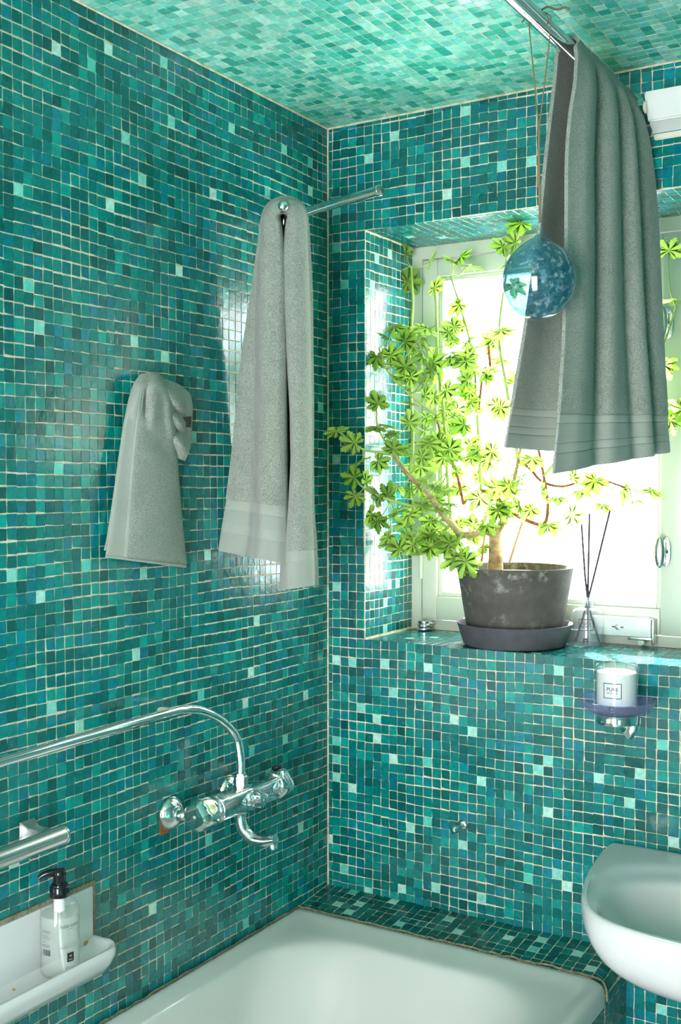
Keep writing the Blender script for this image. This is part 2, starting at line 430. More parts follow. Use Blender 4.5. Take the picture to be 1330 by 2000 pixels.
# window reveal
t1 = struct(mesh_obj('trim_1', *box_vf((WX0 - 0.02, 0.0005, WZ0), (WX0 - 0.0005, WY + 0.06, WZ1)), GROUT), 'tiled left side of the window recess')
mosaic(t1, (WX0 - .0005, 0.003, WZ0 + .003), (0, 1, 0), (0, 0, 1), 11, 44, (WY - .003) / 11, (WZ1 - WZ0 - .006) / 44, PAL_WALL, lights=L_REV, seed=4, hide=[(700, 600, 830, 1080)])
t2 = struct(mesh_obj('trim_2', *box_vf((WX0, 0.0005, WZ1 + .0005), (WX1, WY + 0.06, WZ1 + 0.02)), GROUT), 'tiled underside above the window recess')
mosaic(t2, (WX0 + .003, WY, WZ1), (1, 0, 0), (0, -1, 0), 35, 11, (WX1 - WX0 - .006) / 35, (WY - .003) / 11, PAL_WALL, lights=L_HEAD, seed=5)
t3 = struct(mesh_obj('trim_3', *box_vf((WX0, 0.0005, WZ0 - 0.02), (WX1, WY + 0.06, WZ0 - 0.0016)), GROUT), 'tiled window sill')
mosaic(t3, (WX0 + .003, 0.001, WZ0 - .0016), (1, 0, 0), (0, 1, 0), 35, 11, (WX1 - WX0 - .006) / 35, (WY) / 11, PAL_WALL, seed=6, light_p=0.03, tilt=0.006)
t6 = struct(mesh_obj('trim_6', *box_vf((WX1 + .0005, 0.0005, WZ0), (WX1 + 0.02, WY + 0.06, WZ1)), GROUT), 'tiled right side of the window recess')
mosaic(t6, (WX1 + .0005, WY, WZ0 + .003), (0, -1, 0), (0, 0, 1), 11, 44, (WY - .003) / 11, (WZ1 - WZ0 - .006) / 44, PAL_WALL, seed=14)
# ledge behind the tub, its rounded end and the tub skirt
LZ0, LZ1, LYD, SKX = 0.569, 0.557, -0.138, 0.733
RR = 0.03
ledge_prof = [(0.0, LZ0), (SKX - RR, LZ0)] + [(SKX - RR + RR * math.sin(a), LZ0 - RR + RR * math.cos(a)) for a in np.linspace(0, PI / 2, 3)[1:]] + [(SKX, 0.0), (0.0, 0.0)]
V = [(x, -0.0005, z) for x, z in ledge_prof] + [(x, LYD, z - (LZ0 - LZ1 if z > 0.3 else 0)) for x, z in ledge_prof]
n = len(ledge_prof)
t4 = struct(mesh_obj('trim_4', V, [tuple(range(n - 1, -1, -1)), tuple(range(n, 2 * n))] + [(i, (i + 1) % n, (i + 1) % n + n, i + n) for i in range(n)], GROUT), 'dark tiled ledge between tub and window wall')
sl = math.hypot(-LYD, LZ0 - LZ1); vdir = np.array([0, -LYD, LZ0 - LZ1]) / sl
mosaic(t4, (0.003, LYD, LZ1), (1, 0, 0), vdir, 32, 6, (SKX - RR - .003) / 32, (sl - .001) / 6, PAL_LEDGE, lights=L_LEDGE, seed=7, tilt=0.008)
for s, a0 in enumerate((PI / 4 - PI / 8, PI / 2 - PI / 8)):
    a1, a2 = a0 - PI / 8, a0 + PI / 8
    p1 = np.array([SKX - RR + RR * math.sin(a1), 0, LZ1 - RR + RR * math.cos(a1)]); p2 = np.array([SKX - RR + RR * math.sin(a2), 0, LZ1 - RR + RR * math.cos(a2)])
    w = np.linalg.norm(p2 - p1)
    mosaic(t4, p1 + np.array([0, LYD, 0]), (p2 - p1) / w, vdir, 1, 6, w, sl / 6, PAL_LEDGE, seed=8 + s, wave=0)
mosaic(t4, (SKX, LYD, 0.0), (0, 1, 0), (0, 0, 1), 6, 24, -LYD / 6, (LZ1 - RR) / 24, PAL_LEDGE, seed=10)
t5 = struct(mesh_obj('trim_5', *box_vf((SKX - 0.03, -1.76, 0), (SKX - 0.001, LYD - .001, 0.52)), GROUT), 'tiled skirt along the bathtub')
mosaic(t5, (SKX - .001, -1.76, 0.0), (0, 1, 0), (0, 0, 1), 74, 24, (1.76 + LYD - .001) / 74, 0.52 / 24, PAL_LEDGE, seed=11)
FARTILE = mat('far_mosaic', '#06736d', 0.2)
_b = nd(FARTILE, 'ShaderNodeTexBrick'); _b.offset = 0.0; _b.squash = 1.0
for k_, v_ in (('Scale', 1.0), ('Brick Width', 0.0217), ('Row Height', 0.0217), ('Mortar Size', 0.0007)): _b.inputs[k_].default_value = v_
_b.inputs['Color1'].default_value = (*srgb('#05605c'), 1); _b.inputs['Color2'].default_value = (*srgb('#0a8a82'), 1); _b.inputs['Mortar'].default_value = (*srgb('#cfc2a4'), 1)
_g = nd(FARTILE, 'ShaderNodeNewGeometry'); _s = nd(FARTILE, 'ShaderNodeSeparateXYZ'); _c = nd(FARTILE, 'ShaderNodeCombineXYZ')
lk(FARTILE, _g.outputs['Position'], _s.inputs[0]); lk(FARTILE, _s.outputs['Y'], _c.inputs['X']); lk(FARTILE, _s.outputs['Z'], _c.inputs['Y']); lk(FARTILE, _c.outputs[0], _b.inputs['Vector'])
lk(FARTILE, _b.outputs['Color'], bsdf(FARTILE).inputs['Base Color'])
struct(mesh_obj('floor', *box_vf((-0.14, YR, -0.06), (XR, 0.36, -0.02)), FLOORM))
struct(mesh_obj('wall_right', *box_vf((XR, YR, -0.02), (XR + 0.12, 0.36, CEIL + .02)), FARTILE))
DX0, DX1, DZ = 0.58, 1.52, 2.05  # assumed doorway out of view, added as the opening for the fill light
struct(mesh_obj('wall_rear', *join_vf([box_vf((-0.14, YR - .12, -.02), (DX0, YR, CEIL + .02)), box_vf((DX1, YR - .12, -.02), (XR + .12, YR, CEIL + .02)), box_vf((DX0, YR - .12, DZ), (DX1, YR, CEIL + .02))]), PLASTER))
d1 = struct(mesh_obj('door_1', *join_vf([box_vf((DX0 - .07, YR, -.02), (DX0, YR + .015, DZ + .07)), box_vf((DX1, YR, -.02), (DX1 + .07, YR + .015, DZ + .07)), box_vf((DX0, YR, DZ), (DX1, YR + .015, DZ + .07))]), PAINT), 'unseen white doorway casing, added around the rear fill light')
# sealant lines
tube('grout_line', [(0.003, -0.003, 0.57), (0.003, -0.003, CEIL - .003)], 0.0022, GROUT, wl, 6)
tube('grout_line', [(0.004, -0.004, CEIL - .003), (0.004, LY0, CEIL - .003)], 0.0024, GROUT, ce, 6)
tube('grout_line', [(0.004, -0.004, CEIL - .003), (XR, -0.004, CEIL - .003)], 0.0024, GROUT, ce, 6)

# ------------------------------------------------------------------ window: frame, two casements, glass
w1 = struct(mesh_obj('window_1', *join_vf([
    box_vf((WX0 + .0, WY, WZ0), (0.131, 0.36, WZ1)), box_vf((0.796, WY, WZ0), (WX1, 0.36, WZ1)),
    box_vf((0.131, WY, 2.100), (0.796, 0.36, WZ1)), box_vf((0.131, WY + .004, WZ0), (0.796, 0.36, 1.196))]), PAINT), 'pale painted casement window')
def casement(x0, x1, tag_left):
    z0, z1 = 1.199, 2.097; yf, yb = WY - 0.004, WY + 0.045; st = 0.041; sr = 0.060 if tag_left else 0.041
    top, bot = 0.044, 0.058
    box('sash_stile', (x0, yf, z0), (x0 + st, yb, z1), PAINT, w1, 0.003)
    box('sash_stile', (x1 - sr, yf, z0), (x1, yb, z1), PAINT, w1, 0.003)
    box('sash_rail', (x0 + st, yf, z1 - top), (x1 - sr, yb, z1), PAINT, w1, 0.003)
    box('sash_rail', (x0 + st, yf, z0), (x1 - sr, yb, z0 + bot), PAINT, w1, 0.003)
    gx0, gx1, gz0, gz1 = x0 + st, x1 - sr, z0 + bot, z1 - top
    b = 0.011
    box('glazing_bead', (gx0, yf + .010, gz0), (gx0 + b, yb - .006, gz1), PAINT, w1, 0.002)
    box('glazing_bead', (gx1 - b, yf + .010, gz0), (gx1, yb - .006, gz1), PAINT, w1, 0.002)
    box('glazing_bead', (gx0 + b, yf + .010, gz1 - b), (gx1 - b, yb - .006, gz1), PAINT, w1, 0.002)
    box('glazing_bead', (gx0 + b, yf + .010, gz0), (gx1 - b, yb - .006, gz0 + b), PAINT, w1, 0.002)
    box('pane', (gx0 + b - .001, yf + .026, gz0 + b - .001), (gx1 - b + .001, yf + .030, gz1 - b + .001), PANE, w1)
casement(0.134, 0.793, True)
# outer storm bar seen faintly through the glass
box('glazing_bar', (0.640, 0.345, 1.196), (0.652, 0.358, 2.10), PAINT, w1, 0.002)
# beaded hinge knuckles on the left stile
tube('hinge', [(0.1325, WY - .006, 1.80), (0.1325, WY - .006, 1.93)], 0.006, PAINT, w1, 12)
tube('hinge', [(0.1325, WY - .006, 1.30), (0.1325, WY - .006, 1.42)], 0.006, PAINT, w1, 12)

def window_knob(c, label):
    x, z = c; y = WY - 0.004
    t = empty('window_knob', (x, y, z), label, 'window handle'); t.parent = w1; del t['category']
    ring = [np.array([x + 0.013 * math.cos(a), 0, z + 0.034 * (abs(math.sin(a)) ** .8) * math.copysign(1, math.sin(a))]) for a in np.linspace(0, 2 * PI, 28, endpoint=False)]
    r0 = [p + (0, y, 0) for p in ring]; cx = np.array([x, 0, z])
    r1 = [p + (0, y - .003, 0) for p in ring]; r2 = [cx + (p - cx) * .86 + (0, y - .0045, 0) for p in ring]
    v, f = loft_vf([r0, r1, r2], False, True); o = mesh_obj('backplate', v, f, NICKEL, t, True); autosmooth(o, 50)
    lathe('stem', [(0.0075, 0), (0.0065, 0.006), (0.0055, 0.016), (0.007, 0.022)], NICKEL, t, 16, (0, -1, 0), (x, y - .004, z))
    gx = x - 0.006
    rings = []
    for k in range(11):
        a = PI * k / 10
        rr = math.sin(a); d = -math.cos(a)
        rings.append([np.array([gx + 0.0125 * rr * math.cos(b), y - 0.030 + 0.0085 * rr * math.sin(b), z + 0.036 * d]) for b in np.linspace(0, 2 * PI, 18, endpoint=False)])
    v, f = loft_vf(rings); mesh_obj('grip', v, f, NICKEL, t, True)
    for s in (-1, 1): lathe('screw', [(0.003, 0), (0.003, .001), (0.001, .0016)], STEEL, t, 10, (0, -1, 0), (x + .004, y - .0045, z + s * 0.025))
kp = hit(1306, 632, 1, WY); window_knob((kp[0], kp[2]), 'upper oval nickel knob on the window stile, beside the big hanging towel')
kp = hit(1301, 1077, 1, WY); window_knob((kp[0], kp[2]), 'lower oval nickel knob on the window stile, above the white lock box')

# white lock box on the bottom rail
lb = empty('window_lock', (0.675, WY - .004, 1.19), 'white window lock box with keyhole low on the sash, behind the reed diffuser', 'lock')
box('housing', (0.585, WY - 0.036, 1.196), (0.722, WY - .0045, 1.237), WHITE_PLASTIC, lb, 0.002)
box('end_plate', (0.7225, WY - 0.034, 1.180), (0.7275, WY - .0045, 1.236), STEEL, lb, 0.001)
box('catch', (0.668, WY - 0.030, 1.188), (0.722, WY - .010, 1.1955), STEEL, lb, 0.0015)
tube('roller', [(0.697, WY - .028, 1.1835), (0.697, WY - .012, 1.1835)], 0.0075, CHROME, lb, 16)
lathe('keyhole', [(0.006, 0), (0.006, .0012), (0.004, .0018)], STEEL, lb, 16, (0, -1, 0), (0.647, WY - .036, 1.2155))
box('slot', (0.634, WY - 0.0368, 1.2145), (0.660, WY - .0355, 1.2170), BLACK_PRINT, lb)
lathe('cap', [(0.0045, 0), (0.0045, .0005), (0.004, .0007)], WHITE_PLASTIC, lb, 16, (0, -1, 0), (0.667, WY - .036, 1.2135))
box('label_tab', (0.700, WY - .026, 1.237), (0.714, WY - .012, 1.2385), WHITE_PLASTIC, lb, 0.0005)
# hinge piece at the foot of the left sash
hp = empty('window_hinge_foot', (0.150, 0.215, WZ0), 'small stacked metal pivot on the sill at the window left foot', 'hinge')
for k, (r, z) in enumerate(((0.021, 0.0), (0.019, 0.0085), (0.016, 0.0165))):
    lathe('knuckle', [(r * .8, 0), (r, .002), (r, .006), (r * .8, .008)], NICKEL if k != 1 else CHROME, hp, 20, (0, 0, 1), (0.152, 0.2165, WZ0 + .001 + z))
box('hinge_arm', (0.135, 0.210, 1.189), (0.175, 0.228, 1.194), NICKEL, hp, 0.001)

# ------------------------------------------------------------------ wall lamp, top right
wlp = empty('wall_lamp', (0.95, 0, 2.28), 'white and cream box-shaped wall lamp high beside the ceiling, right of the hanging towel', 'lamp')
X0, X1 = 0.775, 1.22
def prism(name, prof, x0, x1, m, par, skew=0.0, bev=0.004):
    n = len(prof); v = [(x0 + s, y, z) for y, z, s in prof] + [(x1, y, z) for y, z, s in prof]
    f = [tuple(range(n)), tuple(range(2 * n - 1, n - 1, -1))] + [(i, i + n, (i + 1) % n + n, (i + 1) % n) for i in range(n)]
    o = mesh_obj(name, v, f, m, par)
    bm = bmesh.new(); bm.from_mesh(o.data); bmesh.ops.recalc_face_normals(bm, faces=bm.faces[:])
    bmesh.ops.bevel(bm, geom=bm.edges[:], offset=bev, segments=2, affect='EDGES'); bm.to_mesh(o.data); bm.free()
    o.data.polygons.foreach_set('use_smooth', [True] * len(o.data.polygons)); autosmooth(o); return o
A_, B_, C_, D_ = (hit(px, py, 0, X0) for px, py in ((1257, 179), (1265, 238), (1275, 262), (1287, 287)))
prism('housing', [(-0.004, A_[2], 0), (A_[1], A_[2], 0), (B_[1], B_[2], 0), (-0.004, B_[2], 0)], X0, X1, WHITE_PLASTIC, wlp, bev=.003)
prism('lower_panel', [(-0.004, B_[2] - .0006, .001), (B_[1] + .0008, B_[2] - .0006, .001), (C_[1], C_[2], .001), (-0.004, C_[2], .001)], X0, X1, WHITE_PLASTIC, wlp, bev=.002)
prism('diffuser', [(-0.004, C_[2] - .002, .002), (C_[1] + .004, C_[2] - .002, .002), (D_[1], D_[2], .004), (-0.004, D_[2], .004)], X0, X1, CREAM_PLASTIC, wlp, bev=.002)
nz = hit(1257, 206, 0, X0)
lathe('socket_cap', [(0.012, -.004), (0.012, .0015), (0.009, .003), (0.0, .0032)], CREAM_PLASTIC, wlp, 18, (-1, 0, 0), (X0, nz[1] + .012, nz[2]))

# ------------------------------------------------------------------ bathtub
tub = empty('bathtub', (0.37, -0.9, 0), 'white enamelled bathtub set against the tiled ledge', 'bathtub')
def rrect(x0, x1, y0, y1, r, z, n=10, drop=None):
    pts = []
    rx = r if hasattr(r, '__len__') else (r,) * 4
    for (cx, cy, a0, rr) in ((x1 - rx[0], y1 - rx[0], 0, rx[0]), (x0 + rx[1], y1 - rx[1], PI / 2, rx[1]), (x0 + rx[2], y0 + rx[2], PI, rx[2]), (x1 - rx[3], y0 + rx[3], 1.5 * PI, rx[3])):
        for k in range(n + 1):
            a = a0 + PI / 2 * k / n; pts.append(np.array([cx + rr * math.cos(a), cy + rr * math.sin(a), z]))
    return pts
TX0, TX1, TY0, TY1 = 0.0040, 0.742, -1.75, LYD - 0.0015
def tubring(ins, r, z, extra=(0, 0, 0, 0)):
    return rrect(TX0 + ins + extra[0], TX1 - ins - extra[1], TY0 + ins + extra[2], TY1 - ins - extra[3], r, z)
rings = [tubring(0.0, (0.03, 0.006, .006, .03), 0.520), tubring(0.0, (0.03, 0.006, .006, .03), 0.546), tubring(0.003, (0.03, 0.008, .008, .03), 0.5570),
         tubring(0.010, (0.035, 0.012, .012, .035), 0.5620), tubring(0.020, (0.04, .02, .02, .04), 0.5610), tubring(0.036, (0.06, .05, .05, .06), 0.5545, (0, .004, 0, .010)),
         tubring(0.052, (0.15, .14, .12, .13), 0.5510, (0, .010, 0, .030)), tubring(0.057, (0.17, .16, .14, .15), 0.5470, (0, .012, 0, .034)), tubring(0.061, (0.19, .18, .16, .17), 0.536, (0, .014, 0, .038)),
         tubring(0.068, (0.20, .19, .17, .18), 0.510, (0, .014, 0, .048)), tubring(0.078, (0.21, .20, .17, .18), 0.44, (0, .01, 0, .075)), tubring(0.094, (0.21, .20, .17, .18), 0.33, (0, .005, 0, .12)),
         tubring(0.112, (0.19, .19, .16, .17), 0.24, (0, 0, 0, .17)), tubring(0.14, (0.16, .16, .13, .14), 0.185, (0, 0, 0, .20)), tubring(0.19, (0.11, .11, .1, .1), 0.160, (0, 0, 0, .22)), tubring(0.26, (0.06, .06, .06, .06), 0.155, (0, 0, 0, .24))]
v, f = loft_vf(rings, False, True); f = [tuple(reversed(q)) for q in f]
o = mesh_obj('basin', v, f, ENAMEL, tub, True)
bm = bmesh.new(); bm.from_mesh(o.data); bmesh.ops.recalc_face_normals(bm, faces=bm.faces[:]); bm.to_mesh(o.data); bm.free()
md = o.modifiers.new('subsurf', 'SUBSURF'); md.levels = 1; md.render_levels = 1
# sealant bead along wall and ledge
def wob(p, q, r, n=60, amp=0.0012):
    p, q = np.array(p), np.array(q); return [p + (q - p) * k / n + RNG.normal(0, amp, 3) for k in range(n + 1)]
tube('sealant_bead', wob((0.30 * 0 + .004, LYD + .002, 0.560), (0.715, LYD + .002, 0.560), 0), 0.0022, SEALANT, tub, 7)
tube('sealant_bead', wob((0.006, LYD, 0.560), (0.006, -1.72, 0.5605), 0, 120), 0.0020, SEALANT, tub, 7)
tube('sealant_bead', [(0.715, LYD + .002, .560), (0.730, LYD - .004, .557), (0.741, LYD - .018, .548), (0.7435, LYD - .02, .528)], 0.0024, SEALANT, tub, 7, 5)
lathe('overflow_cap', [(0.028, 0), (0.028, .003), (0.024, .006), (0.0, .007)], CHROME, tub, 24, (0, 1, 0.15), (0.37, -1.655, 0.43))

# ------------------------------------------------------------------ wash basin
SX, SZ = 1.005, 0.790
wbn = empty('wash_basin', (SX, -0.2, 0.6), 'white ceramic wash basin on the window wall at the right edge', 'sink')
left_half = [(0.700, -0.0045), (0.6965, -0.06), (0.699, -0.12), (0.705, -0.175), (0.716, -0.235), (0.732, -0.29), (0.752, -0.345), (0.782, -0.395), (0.825, -0.428), (0.88, -0.446), (0.94, -0.456), (SX, -0.459)]
half = smooth_path([np.array([x, y, 0]) for x, y in left_half], 4)
right = [np.array([2 * SX - p[0], p[1], 0]) for p in half[::-1][1:]]
plan = half + right                       # from back-left round the front to back-right
nb = 14
backline = [np.array([plan[-1][0] + (plan[0][0] - plan[-1][0]) * k / nb, -0.0045, 0]) for k in range(1, nb)]
plan = np.array(plan + backline)
cen = np.array([SX, -0.235, 0])
isback = plan[:, 1] > -0.02
def bring(scale, z, dy=0.0, bk=1.0, sx=None):
    q = cen + (plan - cen) * np.array([sx or scale, scale, 0]); q[:, 1] += dy; q[:, 2] = z
    q[:, 1] = np.minimum(q[:, 1], -0.0045); 
    return [p for p in q]
def outer(scale, z):                      # under-side rings stay on the wall at the back
    q = cen + (plan - cen) * np.array([scale, scale, 0]); t = (plan[:, 1] + 0.459) / 0.4545
    q[:, 1] = (1 - t ** 3) * q[:, 1] + t ** 3 * -0.0045; q[:, 2] = z; return [p for p in q]
rings = [outer(0.34, 0.646), outer(0.52, 0.653), outer(0.68, 0.664), outer(0.81, 0.681), outer(0.90, 0.702), outer(0.955, 0.726), outer(0.986, 0.748), outer(1.0, 0.768), outer(1.0, 0.780), outer(0.994, 0.7895), outer(0.975, 0.794), outer(0.945, 0.7935)]
def inner(hw, hd, cyy, z, e_=2.6):
    q = []
    for p in plan:
        a = math.atan2((p[1] - cen[1]) / .22, (p[0] - cen[0]) / .29)
        e = 1.0 / (abs(math.cos(a)) ** e_ + abs(math.sin(a)) ** e_) ** (1 / e_)
        q.append(np.array([SX + hw * e * math.cos(a), cyy + hd * e * math.sin(a), z]))
    return q
rings += [inner(.268, .188, -.244, .7915, 3), inner(.262, .180, -.246, .787, 3), inner(.255, .172, -.250, .7805, 2.8), inner(.242, .158, -.262, .777), inner(.234, .151, -.264, .771), inner(.227, .146, -.265, .757), inner(.212, .136, -.265, .732), inner(.185, .120, -.262, .707), inner(.14, .092, -.257, .691), inner(.08, .055, -.25, .684), inner(.024, .02, -.245, .682)]
v, f = loft_vf(rings, True, True); o = mesh_obj('bowl', v, f, PORCELAIN, wbn, True)
bm = bmesh.new(); bm.from_mesh(o.data); bmesh.ops.recalc_face_normals(bm, faces=bm.faces[:]); bm.to_mesh(o.data); bm.free()
md = o.modifiers.new('subsurf', 'SUBSURF'); md.levels = 1; md.render_levels = 1
lathe('drain', [(0.022, 0), (0.022, .002), (0.016, .003), (0.0, .002)], CHROME, wbn, 24, (0, 0, 1), (SX, -0.245, 0.6825))
# basin mixer (out of frame to the right)
mx = empty('basin_mixer', (SX, -0.06, 0.79), 'chrome mixer tap standing on the wash basin deck', 'tap')
lathe('body', [(0.026, 0), (0.024, .01), (0.021, .02), (0.021, .09), (0.018, .10), (0.0, .104)], CHROME, mx, 24, (0, 0, 1), (SX, -0.05, 0.7895))
tube('spout', [(SX, -0.06, 0.845), (SX, -0.12, 0.858), (SX, -0.17, 0.845)], 0.012, CHROME, mx, 14, 6)
box('lever', (SX - .008, -0.13, 0.897), (SX + .008, -0.04, 0.905), CHROME, mx, 0.003)

# ------------------------------------------------------------------ small chrome wall valve on the window wall
c = hit(902, 1611, 1, 0)
wv = empty('wall_valve', (c[0], 0, c[2]), 'small chrome wall knob on the tiles below the plant', 'wall knob')
o3 = (c[0] + .004, -0.003, c[2] + .001)
lathe('rosette', [(0.0125, 0), (0.0125, .002), (0.010, .005), (0.006, .006)], CHROME, wv, 24, (0, -1, 0), o3)
tube('stem', [(c[0] + .003, -0.008, c[2]), (c[0] - .001, -0.028, c[2] - .002)], 0.0045, CHROME, wv, 14)
lathe('knob', [(0.0, 0), (0.008, .001), (0.0095, .005), (0.0095, .010), (0.007, .0145), (0.0, .016)], CHROME, wv, 20, (-0.45, -0.8, -0.25), (c[0] + .000, -0.024, c[2] - .002))

# ------------------------------------------------------------------ shower rod
RX, RZ = 0.730, 2.305
rod = empty('shower_rod', (RX, 0, RZ), 'round chrome shower curtain rod running below the tiled ceiling', 'curtain rod')
tube('pole', [(RX, -0.004, RZ), (RX, YR + .3, RZ)], 0.0142, CHROME, rod, 28)
lathe('wall_flange', [(0.03, 0), (0.03, .004), (0.02, .012), (0.0145, .016)], CHROME, rod, 28, (0, -1, 0), (RX, -0.003, RZ))
tube('ceiling_post', [(RX, -1.75, RZ + .01), (RX, -1.75, CEIL - .002)], 0.008, CHROME, rod, 14)

# ------------------------------------------------------------------ bath and shower mixer on the left wall
FZ, FXX = 0.897, 0.070
fm = empty('bath_mixer', (FXX, -0.45, FZ), 'chrome wall-mounted bath mixer with swivel pipe and short spout', 'faucet')
for y in (-0.585, -0.395):
    e = lathe('escutcheon', [(0.033, 0), (0.0325, .004), (0.027, .010), (0.020, .016), (0.0145, .019)], CHROME, fm, 32, (1, 0, 0), (0.0028, y, FZ - .004))
    tube('elbow', [(0.018, y, FZ - .004), (0.034, y, FZ - .004), (0.052, y + (.022 if y < -.5 else -.022), FZ), (0.070, y + (.026 if y < -.5 else -.026), FZ)], 0.0115, CHROME, fm, 16, 6)
box('rust_stain', (0.0018, -0.618, FZ - .040), (0.0034, -0.590, FZ + .000), RUST, fm)
# body: rounded block along the wall
def body_ring(y, hx, hz, r=0.009, dz=0):
    return [np.array([FXX + p[0], y, FZ + dz + p[1]]) for p in [(q[0], q[1]) for q in rrect(-hx, hx, -hz, hz, r, 0, 5)]]
rings = [body_ring(-0.535, .020, .020, .014), body_ring(-0.530, .023, .023), body_ring(-0.48, .023, .023), body_ring(-0.466, .027, .025), body_ring(-0.436, .027, .025), body_ring(-0.422, .024, .024), body_ring(-0.345, .024, .024), body_ring(-0.338, .020, .020, .014)]
v, f = loft_vf(rings, True, True); o = mesh_obj('valve_body', v, f, CHROME, fm, True)
bm = bmesh.new(); bm.from_mesh(o.data); bmesh.ops.recalc_face_normals(bm, faces=bm.faces[:]); bm.to_mesh(o.data); bm.free(); autosmooth(o, 40)
def handle(y0, y1, flip):
    """temperature / flow handle: round collar running into a softly lobed grip"""
    t = np.linspace(0, 1, 9); rr = []
    for k in t:
        y = y0 + (y1 - y0) * k
        R = [0.024, .0295, .0315, .0318, .0316, .0312, .0308, .0285, .022][int(round(k * 8))]
        am = [0, 0, .02, .06, .08, .09, .09, .09, .09][int(round(k * 8))]
        rr.append([np.array([FXX + R * (1 + am * math.cos(4 * a + .6)) * math.cos(a), y, FZ + R * (1 + am * math.cos(4 * a + .6)) * math.sin(a)]) for a in np.linspace(0, 2 * PI, 40, endpoint=False)])
    v, f = loft_vf(rr, True, True); o = mesh_obj('handle', v, f, CHROME, fm, True)
    bm = bmesh.new(); bm.from_mesh(o.data); bmesh.ops.recalc_face_normals(bm, faces=bm.faces[:]); bm.to_mesh(o.data); bm.free(); autosmooth(o, 40); return o
h1 = handle(-0.541, -0.598, 1); h2 = handle(-0.332, -0.290, 1)
lathe('screw_cap', [(0.0045, 0), (0.0045, .0015), (0.003, .002)], STEEL, h1, 16, (0, -1, 0), (FXX, -0.598, FZ))
box('stop_button', (FXX - .007, -0.326, FZ + .0325), (FXX + .007, -0.305, FZ + .039), BLACK_PLASTIC, h2, 0.001)
for y in (-0.537, -0.335): lathe('collar_ring', [(0.0270, 0), (0.0285, .001), (0.0285, .003), (0.0270, .004)], CHROME, fm, 32, (0, 1, 0), (FXX, y, FZ))
# diverter knob facing the room
dv = []
for k, (R, am, x) in enumerate(((0.013, 0, .094), (0.015, 0, .098), (0.0165, .10, .102), (0.0165, .13, .114), (0.015, .13, .122), (0.011, .1, .1235))):
    dv.append([np.array([x, -0.438 + R * (1 + am * math.cos(3 * a)) * math.cos(a), FZ + .004 + R * (1 + am * math.cos(3 * a)) * math.sin(a)]) for a in np.linspace(0, 2 * PI, 36, endpoint=False)])
v, f = loft_vf(dv, True, True); o = mesh_obj('diverter_knob', v, f, CHROME, fm, True)
bm = bmesh.new(); bm.from_mesh(o.data); bmesh.ops.recalc_face_normals(bm, faces=bm.faces[:]); bm.to_mesh(o.data); bm.free(); autosmooth(o, 40)
lathe('diverter_pin', [(0.003, 0), (0.003, .001)], STEEL, o, 12, (1, 0, 0), (0.1236, -0.438, FZ + .004))
lathe('pin_cap', [(0.0085, 0), (0.008, .005), (0.0065, .010), (0.0, .011)], CHROME, fm, 16, (1, 0, 0), (FXX + .022, -0.466, FZ + .004))
# spout
tube('spout', [(FXX, -0.448, FZ - .018), (FXX, -0.448, FZ - .036), (FXX + .005, -0.447, FZ - .058), (FXX + .024, -0.444, FZ - .076), (FXX + .052, -0.442, FZ - .079), (FXX + .082, -0.440, FZ - .072)], [0.0125, .012, .0125, .0125, .012, .0115], CHROME, fm, 20, 6)
lathe('spout_collar', [(0.017, 0), (0.018, .002), (0.018, .008), (0.016, .012)], CHROME, fm, 24, (0, 0, -1), (FXX, -0.448, FZ - .016))
lathe('aerator', [(0.0085, 0), (0.0095, .002), (0.0095, .011), (0.008, .012)], CHROME, fm, 20, (0, 0, -1), (FXX + .076, -0.440, FZ - .080))
# riser: nut and the long swivel pipe along the wall
lathe('pipe_nut', [(0.0135, 0), (0.0135, .004), (0.015, .005), (0.015, .021), (0.0125, .0225), (0.012, .027)], STEEL, fm, 6, (0, 0, 1), (FXX, -0.446, FZ + .026), sharp=20)
lathe('nut_washer', [(0.0145, 0), (0.0145, .006)], CHROME, fm, 24, (0, 0, 1), (FXX, -0.446, FZ + .020))
PXX = 0.060
pp = [hit(a, b, 0, PXX) for a, b in [(471, 1477), (461, 1440), (432, 1407), (392, 1388), (356, 1386), (322, 1394), (160, 1442), (0, 1489)]]
pp[0] = np.array([FXX, -0.446, pp[0][2]])
pp = [np.array([FXX, -0.446, FZ + .040])] + pp + [pp[-1] + (pp[-1] - pp[-2]) * 1.2]
tube('swivel_pipe', pp, 0.0087, CHROME, fm, 18, 8)
# wall clip of the pipe
c = hit(322, 1394, 0, 0.0)
cl = empty('pipe_clip', (0, c[1], c[2]), 'small white clip fixing the shower pipe to the tiles', 'pipe clip')
box('clip_base', (0.0028, c[1] - .004, c[2] - .006), (0.012, c[1] + .030, c[2] + .012), CREAM_PLASTIC, cl, 0.003)
q = hit(330, 1393, 0, PXX)
tube('clip_arm', [(0.010, c[1] + .008, c[2] + .004), (0.035, q[1] + .004, q[2] + .002), (0.052, q[1], q[2])], [0.008, .006, .007], CREAM_PLASTIC, cl, 10, 4)

